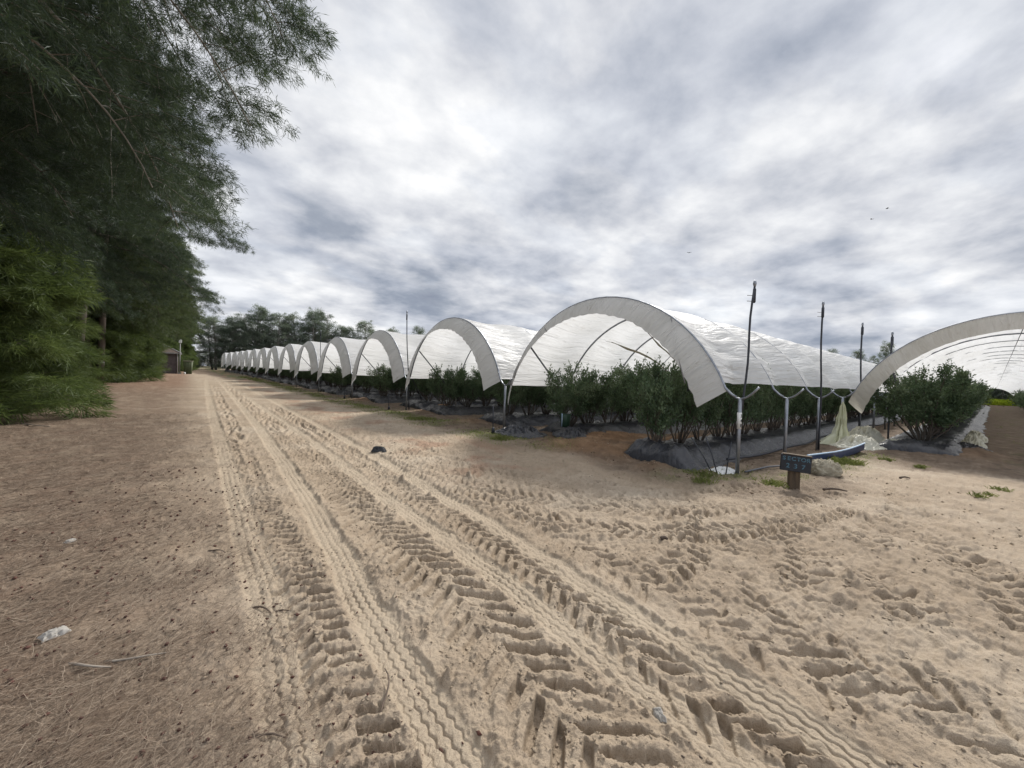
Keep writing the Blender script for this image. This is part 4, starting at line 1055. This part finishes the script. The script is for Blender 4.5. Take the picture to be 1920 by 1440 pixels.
for (p, rz, l, lab, r, dk) in TW:
    b = MB(); q = np.linspace(-1, 1, 7)
    b.tube(np.stack([q*l, .25*l*np.sin(q*2+p[0]*5)*.6, r+.012*np.cos(q*2)], 1), np.linspace(r, r*.5, 7), 5)
    o = link('twig', b.me('twig', M_TWIG if dk else M_TWIGG), loc=(p[0], p[1], gz(*p))); o.rotation_euler = (0, 0, rz); tag(o, lab, 'twig')

def needle_litter():
    g = np.random.default_rng(31); n = 190000
    rr = 1.2+17*g.random(n)**1.9; th = R(90)-YAW+R(70)*g.random(n)-R(10)
    x = rr*np.cos(th); y = rr*np.sin(th)
    lit, n1, n2 = road_masks(x, y)
    keep = g.random(n) < np.clip(lit*(.25+1.5*np.clip(.5+1.1*fbm(x*1.6+4, y*1.6, 3), 0, 1))+.012, 0, 1)*(1-sstep(1.0, 1.7, x))
    keep &= x < 2.2
    x, y = x[keep], y[keep]; n = len(x); d = np.hypot(x, y)
    z, _ = ground_eval(x, y)
    a = R(28)+g.normal(size=n)*.75; l = .05+.12*g.random(n); wd = np.maximum(.0011, .0008*d)*(.5+.6*g.random(n))
    tl = g.normal(size=n)*.10; bow = g.normal(size=n)*.25
    ca, sa = np.cos(a), np.sin(a); D = np.stack([ca*np.cos(tl), sa*np.cos(tl), np.sin(tl)], 1)*l[:, None]
    S = np.stack([-sa, ca, 0*a], 1)
    P = np.stack([x, y, z+.003+.012*g.random(n)], 1); Md = P+D*.5+S*(bow*l*.5)[:, None]; E_ = P+D
    w2 = S*(wd*.5)[:, None]
    V = np.stack([P-w2, P+w2, Md+w2, E_+w2*.5, E_-w2*.5, Md-w2], 1).reshape(-1, 3)
    F = np.arange(n*6).reshape(n, 6)
    o = link('needle_litter', mesh('needle_litter', V, F, M_LITTER, False, {'tone': np.repeat(g.random(n), 6)}))
    tag(o, 'brown carpet of dry casuarina needles on the left of the road', 'needle litter', kind='stuff')
needle_litter()
def cones():
    g = np.random.default_rng(41); n = 5200
    rr = 1.3+7*g.random(n)**1.3; th = R(90)-YAW+R(62)*g.random(n)-R(4)
    x = rr*np.cos(th); y = rr*np.sin(th)
    lit, n1, n2 = road_masks(x, y); k = g.random(n) < np.exp(-((x+.15)/1.0)**2)*(.4+.6*lit)*.75
    k &= x < 1.2; x, y = x[k], y[k]; n = len(x); z, _ = ground_eval(x, y)
    b = MB(); u = np.array([[0, 0, 1], [1, 0, .2], [0, 1, .1], [-1, 0, .2], [0, -1, 0], [0, 0, -1]], float)
    F = np.array([[0, 1, 2], [0, 2, 3], [0, 3, 4], [0, 4, 1], [5, 2, 1], [5, 3, 2], [5, 4, 3], [5, 1, 4]])
    for i in range(n):
        s = (.0032+.0055*g.random()**1.5)*(1+.12*math.hypot(x[i], y[i])); a = g.random()*6.28; c, sn = math.cos(a), math.sin(a)
        V = u*np.array([1.5, 1, 1])*(1+.25*g.normal(size=(6, 1)))*s
        b.add(np.stack([V[:, 0]*c-V[:, 1]*sn+x[i], V[:, 0]*sn+V[:, 1]*c+y[i], V[:, 2]+z[i]+s*.6], 1), F)
    o = link('fallen_cones', b.me('fallen_cones', M_CONE)); tag(o, 'hundreds of tiny dark reddish cones strewn over the litter edge', 'cones', kind='stuff')
cones()

def scatter_bits(name, n, seed, smin, smax, mat, label, fn, flat=1., rmax=9.):
    g = np.random.default_rng(seed)
    rr = 1.25+rmax*g.random(n)**1.5; th = R(90)-YAW+R(62)*(2*g.random(n)-1)
    x = rr*np.cos(th); y = rr*np.sin(th); k = g.random(n) < fn(x, y, g); x, y = x[k], y[k]; n = len(x); z, _ = ground_eval(x, y)
    u = np.array([[0, 0, 1], [1, 0, .2], [.3, .9, .1], [-.8, .5, .2], [-.7, -.6, .1], [.4, -.9, 0], [0, 0, -1]], float)
    F = np.array([[0, 1, 2], [0, 2, 3], [0, 3, 4], [0, 4, 5], [0, 5, 1], [6, 2, 1], [6, 3, 2], [6, 4, 3], [6, 5, 4], [6, 1, 5]])
    s_ = (smin+(smax-smin)*g.random(n)**3)*(1+.10*np.hypot(x, y)); a = g.random(n)*6.283; c, sn = np.cos(a), np.sin(a)
    V = u[None]*(1+.30*g.normal(size=(n, 7, 3)))*s_[:, None, None]*np.array([1.35, 1, .8*flat])
    V = np.stack([V[..., 0]*c[:, None]-V[..., 1]*sn[:, None]+x[:, None], V[..., 0]*sn[:, None]+V[..., 1]*c[:, None]+y[:, None], V[..., 2]+(z+s_*.25*flat)[:, None]], -1).reshape(-1, 3)
    F = (F[None]+np.arange(n)[:, None, None]*7).reshape(-1, 3)
    o = link(name, mesh(name, V, F, mat, flat < 1)); tag(o, label, 'debris', kind='stuff')
def rib_mask(x, y):
    m = np.zeros_like(x)
    for P, w, k in RIBS[1:]:
        S, T, tot = path_st(x, y, spline(P)); m = np.maximum(m, 1-sstep(w*.9, w*1.2, np.abs(T)))
    return m
def f_clod(x, y, g):
    lit, a, b = road_masks(x, y)
    return (1-lit)*(1-.93*rib_mask(x, y))*np.clip(.10+.9*np.clip(fbm(x*1.5+50, y*1.5, 3)+.1, 0, 1)+.55*np.exp(-((x-1.6)/.33)**2)+.5*np.exp(-((x-2.32)/.2)**2)+.35*np.exp(-((x-.75)/.2)**2), 0, 1)
scatter_bits('sand_clods', 42000, 61, .0018, .0105, M_GROUND, 'loose crumbs and small clods of sand between the wheel ruts', f_clod, .8)
def f_soil(x, y, g):
    return ((x > 6.3)*(y > 2.2)*(x < 13))*np.clip(.35+.9*fbm(x*1.2, y*1.2+3, 3), 0, 1)
scatter_bits('soil_crumbs', 30000, 66, .003, .014, simple('soil_crumb', (.06, .042, .030), (.19, .125, .078), 1.3, .95), 'loose brown soil crumbs in front of the mulch beds and around the sign', f_soil, .7, 13.)
def f_spk(x, y, g):
    return np.clip(.25+.9*fbm(x*1.1+9, y*1.1, 3), .05, 1)
scatter_bits('plant_debris', 15000, 63, .0011, .0065, M_TWIG, 'dark flecks of bark and dry leaf strewn over the sand', f_spk, .55, 12.)

# ------------------------------------------------------------------ grass
def grass_blades(P, h, g, wd=.006):
    n = len(P); a = g.random(n)*6.283; ln = h*(.3+.9*g.random(n)**1.3); tl = .2+.7*g.random(n)
    D = np.stack([np.cos(a)*tl, np.sin(a)*tl, np.ones(n)], 1); D /= np.linalg.norm(D, axis=1, keepdims=True)
    S = np.stack([-np.sin(a), np.cos(a), 0*a], 1)*wd*.5; l = ln[:, None]
    M_ = P+D*l*.55; E_ = P+D*l+np.stack([np.cos(a), np.sin(a), -.6*np.ones(n)], 1)*l*.22
    V = np.stack([P-S, P+S, M_+S*.8, E_, M_-S*.8], 1).reshape(-1, 3)
    return V, np.arange(n*5).reshape(n, 5)
def verge_grass():
    g = np.random.default_rng(51); n = 90000
    y = 6+60*g.random(n)**1.7; x = 5.4+2.8*g.random(n)
    y2 = 1.6+2.3*g.random(12000); x2 = 6.6+7.5*g.random(12000)
    y3 = -3.5+4*g.random(14000); x3 = 12.5+26*g.random(14000)**1.4
    x = np.concatenate([x, x2, x3]); y = np.concatenate([y, y2, y3])
    z, at = ground_eval(x, y)
    k = g.random(len(x)) < at['grass']**1.5*.8
    x, y, z = x[k], y[k], z[k]
    V, F = grass_blades(np.stack([x, y, z-.005], 1), .050+.002*np.hypot(x, y), g, .009)
    o = link('verge_grass', mesh('verge_grass', V, F, M_GRASS, False)); tag(o, 'thin green grass growing along the front of the mulch beds', 'grass', kind='stuff')
verge_grass()
def tuft(x, y, r, h, n, label, seed, mat=None, wd=.0065, z=None):
    g = np.random.default_rng(seed); n = int(n*1.1); aa = g.random(n)*6.283; rr_ = r*g.random(n)**.9; q = np.stack([rr_*np.cos(aa), rr_*np.sin(aa)], 1); P = np.stack([q[:, 0], q[:, 1], 0*q[:, 0]-.01], 1)
    V, F = grass_blades(P, h, g, wd); o = link('grass_tuft', mesh('grass_tuft', V, F, mat or M_GRASS, False), loc=(x, y, gz(x, y) if z is None else z))
    tag(o, label, 'grass tuft', 'grass tufts growing on the bare sand'); return o
tuft(9.75, .10, .10, .10, 90, 'bright grass tuft on the sand, nearer of the two at the right edge', 1)
tuft(10.15, .0, .09, .09, 70, 'small grass tuft touching the nearer one at the right edge', 2)
tuft(10.9, -.12, .15, .09, 110, 'wider grass tuft behind the pair at the right edge', 3)
tuft(11.35, 2.05, .34, .15, 520, 'lush green grass patch right of the stone below the blue trough', 4)
tuft(12.9, 1.55, .14, .12, 200, 'small grass tuft on the sand right of the lush patch', 5)
tuft(12.5, .95, .12, .10, 140, 'sparse grass tuft midway to the right edge', 6)
tuft(7.35, 3.35, .35, .10, 320, 'low grass patch left of the numbered post', 7)
tuft(6.75, 3.05, .22, .11, 180, 'small grass tuft in front of the bagged bed end', 8)
tuft(7.75, 2.35, .30, .12, 260, 'weedy grass patch just left of the sign post', 9)
tuft(6.5, 8.2, .36, .10, 620, 'green grass patch at the left foot of the largest tunnel', 10)
tuft(6.6, 13.2, .6, .11, 600, 'green grass patch at the front of the first tunnel left of the largest', 11)
tuft(110, -.4, 2.6, 1.2, 1600, 'bright yellow-green growth far down the bare path in the right tunnel', 12, M_GRASS_SUNLIT, .1, .05)

# ------------------------------------------------------------------ birds
def bird(loc, rz, s, label):
    V = np.array([[-.5, 0, 0], [-.1, .06, .03], [.35, 0, .02], [-.1, -.06, .03], [-.1, 0, -.07], [.0, .55, .14], [-.22, .5, .12], [.0, -.55, .10], [-.22, -.5, .08], [.48, 0, 0], [-.62, .07, 0], [-.62, -.07, 0]])*s
    F = [(0, 4, 1), (0, 1, 2, 3), (0, 3, 4), (1, 4, 2), (3, 2, 4), (1, 6, 5, 2), (3, 2, 7, 8), (2, 9, 4), (0, 10, 11)]
    o = link('bird', mesh('bird', V, F, M_BIRD, False), loc=loc); o.rotation_euler = (0, 0, rz); tag(o, label, 'bird', 'birds flying in the overcast sky')

# ------------------------------------------------------------------ camera
F_PX = 742.
roll = math.atan(52/1472.); pitch = math.atan(9.9*math.cos(roll)/F_PX)
f0 = np.array([math.sin(YAW), math.cos(YAW), 0.]); r0 = np.array([math.cos(YAW), -math.sin(YAW), 0.]); u0 = np.array([0, 0, 1.])
fw = f0*math.cos(pitch)-u0*math.sin(pitch); up1 = u0*math.cos(pitch)+f0*math.sin(pitch)
rt = r0*math.cos(roll)+up1*math.sin(roll); up = up1*math.cos(roll)-r0*math.sin(roll)
cam = bpy.data.cameras.new('camera'); co = bpy.data.objects.new('camera', cam); COL.objects.link(co)
co.matrix_world = Matrix(((rt[0], up[0], -fw[0], 0), (rt[1], up[1], -fw[1], 0), (rt[2], up[2], -fw[2], CAM_H), (0, 0, 0, 1)))
cam.sensor_width = 36; cam.lens = 36*F_PX/1920; cam.clip_start = .05; cam.clip_end = 8000
SC.camera = co
bird((48.0, 24.6, 18.1), .6, .5, 'small dark bird in the cloud above the tall leaning riser')
bird((60.0, 8.2, 22.1), 2.0, .4, 'upper of two dark birds high at the right')
bird((61.0, 9.6, 21.6), 1.1, .4, 'lower of two dark birds high at the right')

# ------------------------------------------------------------------ sky and sun
SUN_AZ = R(70); SUN_EL = R(40)       # heading from +Y towards +X
wd = bpy.data.worlds.new('World'); SC.world = wd; wd.use_nodes = True
nt = wd.node_tree; nt.nodes.clear()
SKX, SKY = 7.7, 28.3
out = nt.nodes.new('ShaderNodeOutputWorld'); bg = nt.nodes.new('ShaderNodeBackground'); bg.inputs['Strength'].default_value = .1
sky = nt.nodes.new('ShaderNodeTexSky'); sky.sky_type = 'NISHITA'; sky.sun_disc = False; sky.sun_elevation = SUN_EL; sky.sun_rotation = SUN_AZ
tc = nt.nodes.new('ShaderNodeTexCoord'); dirv = tc.outputs['Generated']
sx = nt.nodes.new('ShaderNodeSeparateXYZ'); L(nt, dirv, sx.inputs[0])
zc = math_(nt, 'ADD', math_(nt, 'MAXIMUM', sx.outputs[2], 0.), .21)
cmb = nt.nodes.new('ShaderNodeCombineXYZ')
L(nt, math_(nt, 'DIVIDE', sx.outputs[0], zc), cmb.inputs[0]); L(nt, math_(nt, 'DIVIDE', sx.outputs[1], zc), cmb.inputs[1])
pv = mapping(nt, cmb.outputs[0], (.80, 1.0, 1), (0, 0, R(-35)))
pv.node.inputs['Location'].default_value = (SKX, SKY, 0)
pw = mapping(nt, cmb.outputs[0], (1, 1, 1), (0, 0, R(15)))
n1 = noise(nt, pv, 1.30, 12, .56, .12); n2 = noise(nt, pw, 3.1, 10, .55, .10); n3 = noise(nt, pv, .55, 3, .5)
f = math_(nt, 'ADD', math_(nt, 'ADD', math_(nt, 'MULTIPLY', n1, .50), math_(nt, 'MULTIPLY', n2, .42)), math_(nt, 'MULTIPLY', n3, .24))
# the overcast is thinner towards the veiled sun
vs = nt.nodes.new('ShaderNodeVectorMath'); vs.operation = 'DOT_PRODUCT'; L(nt, dirv, vs.inputs[0])
sd = (math.sin(R(78))*math.cos(R(34)), math.cos(R(78))*math.cos(R(34)), math.sin(R(34))); vs.inputs[1].default_value = sd
glow = math_(nt, 'POWER', math_(nt, 'MAXIMUM', vs.outputs['Value'], 0.), 6.)
f = math_(nt, 'ADD', f, math_(nt, 'MULTIPLY', glow, .025))
vs2 = nt.nodes.new('ShaderNodeVectorMath'); vs2.operation = 'DOT_PRODUCT'; L(nt, dirv, vs2.inputs[0])
vs2.inputs[1].default_value = (math.sin(R(6))*math.cos(R(10)), math.cos(R(6))*math.cos(R(10)), math.sin(R(10)))
f = math_(nt, 'ADD', f, math_(nt, 'MULTIPLY', math_(nt, 'POWER', math_(nt, 'MAXIMUM', vs2.outputs['Value'], 0.), 10.), .085))
K = 7.5
cl = ramp(nt, f, [(.42, (.27, .305, .385)), (.50, (.36, .40, .475)), (.555, (.52, .55, .615)), (.605, (.67, .69, .74)), (.66, (.83, .845, .875)), (.74, (1.05, 1.05, 1.05))])
zen = math_(nt, 'MULTIPLY', ramp(nt, sx.outputs[2], [(.80, 0.), (.97, 1.)]), .8)     # extra sky gain overhead, added out of view to brighten surfaces
vb = nt.nodes.new('ShaderNodeVectorMath'); vb.operation = 'DOT_PRODUCT'; L(nt, dirv, vb.inputs[0]); vb.inputs[1].default_value = (-math.sin(YAW), -math.cos(YAW), .25)  # sky behind the camera, unseen, gets added brightness to light the surfaces
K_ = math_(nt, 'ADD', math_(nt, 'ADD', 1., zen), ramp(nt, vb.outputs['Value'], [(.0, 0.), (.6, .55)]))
pb = mapping(nt, cmb.outputs[0], (.75, 1.05, 1), (0, 0, R(-20))); pb.node.inputs['Location'].default_value = (3.1, 8.7, 0)
bank = noise(nt, pb, 1.9, 13, .52, .12)
bm = math_(nt, 'MULTIPLY', ramp(nt, bank, [(.48, 0.), (.53, .75), (.62, 1.)]), .40)
cl = mixc(nt, bm, cl, mixc(nt, 1., cl, (.66, .71, .80), 'MULTIPLY'))
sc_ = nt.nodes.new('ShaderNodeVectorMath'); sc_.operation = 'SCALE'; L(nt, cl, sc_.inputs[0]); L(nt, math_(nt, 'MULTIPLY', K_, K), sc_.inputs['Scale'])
cov = ramp(nt, noise(nt, mapping(nt, cmb.outputs[0], (.5, .8, 1), (0, 0, R(20))), 1.3, 6, .6), [(.30, .80), (.42, 1.)])
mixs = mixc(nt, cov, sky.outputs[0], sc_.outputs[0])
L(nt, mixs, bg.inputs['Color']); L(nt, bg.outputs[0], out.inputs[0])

sl_ = bpy.data.lights.new('sun', 'SUN'); sl_.energy = 3.4; sl_.angle = R(10); sl_.color = (1., .96, .90)
so = bpy.data.objects.new('sun', sl_); COL.objects.link(so)
sdv = Vector((math.sin(SUN_AZ)*math.cos(SUN_EL), math.cos(SUN_AZ)*math.cos(SUN_EL), math.sin(SUN_EL)))
so.rotation_euler = sdv.to_track_quat('Z', 'Y').to_euler(); so.location = (0, 0, 60)
SC.view_settings.view_transform = 'Standard'; SC.view_settings.look = 'None'; SC.view_settings.exposure = .45; SC.view_settings.gamma = 1
SC.render.engine = 'CYCLES'; SC.cycles.max_bounces = 8; SC.cycles.diffuse_bounces = 5; SC.cycles.transmission_bounces = 6
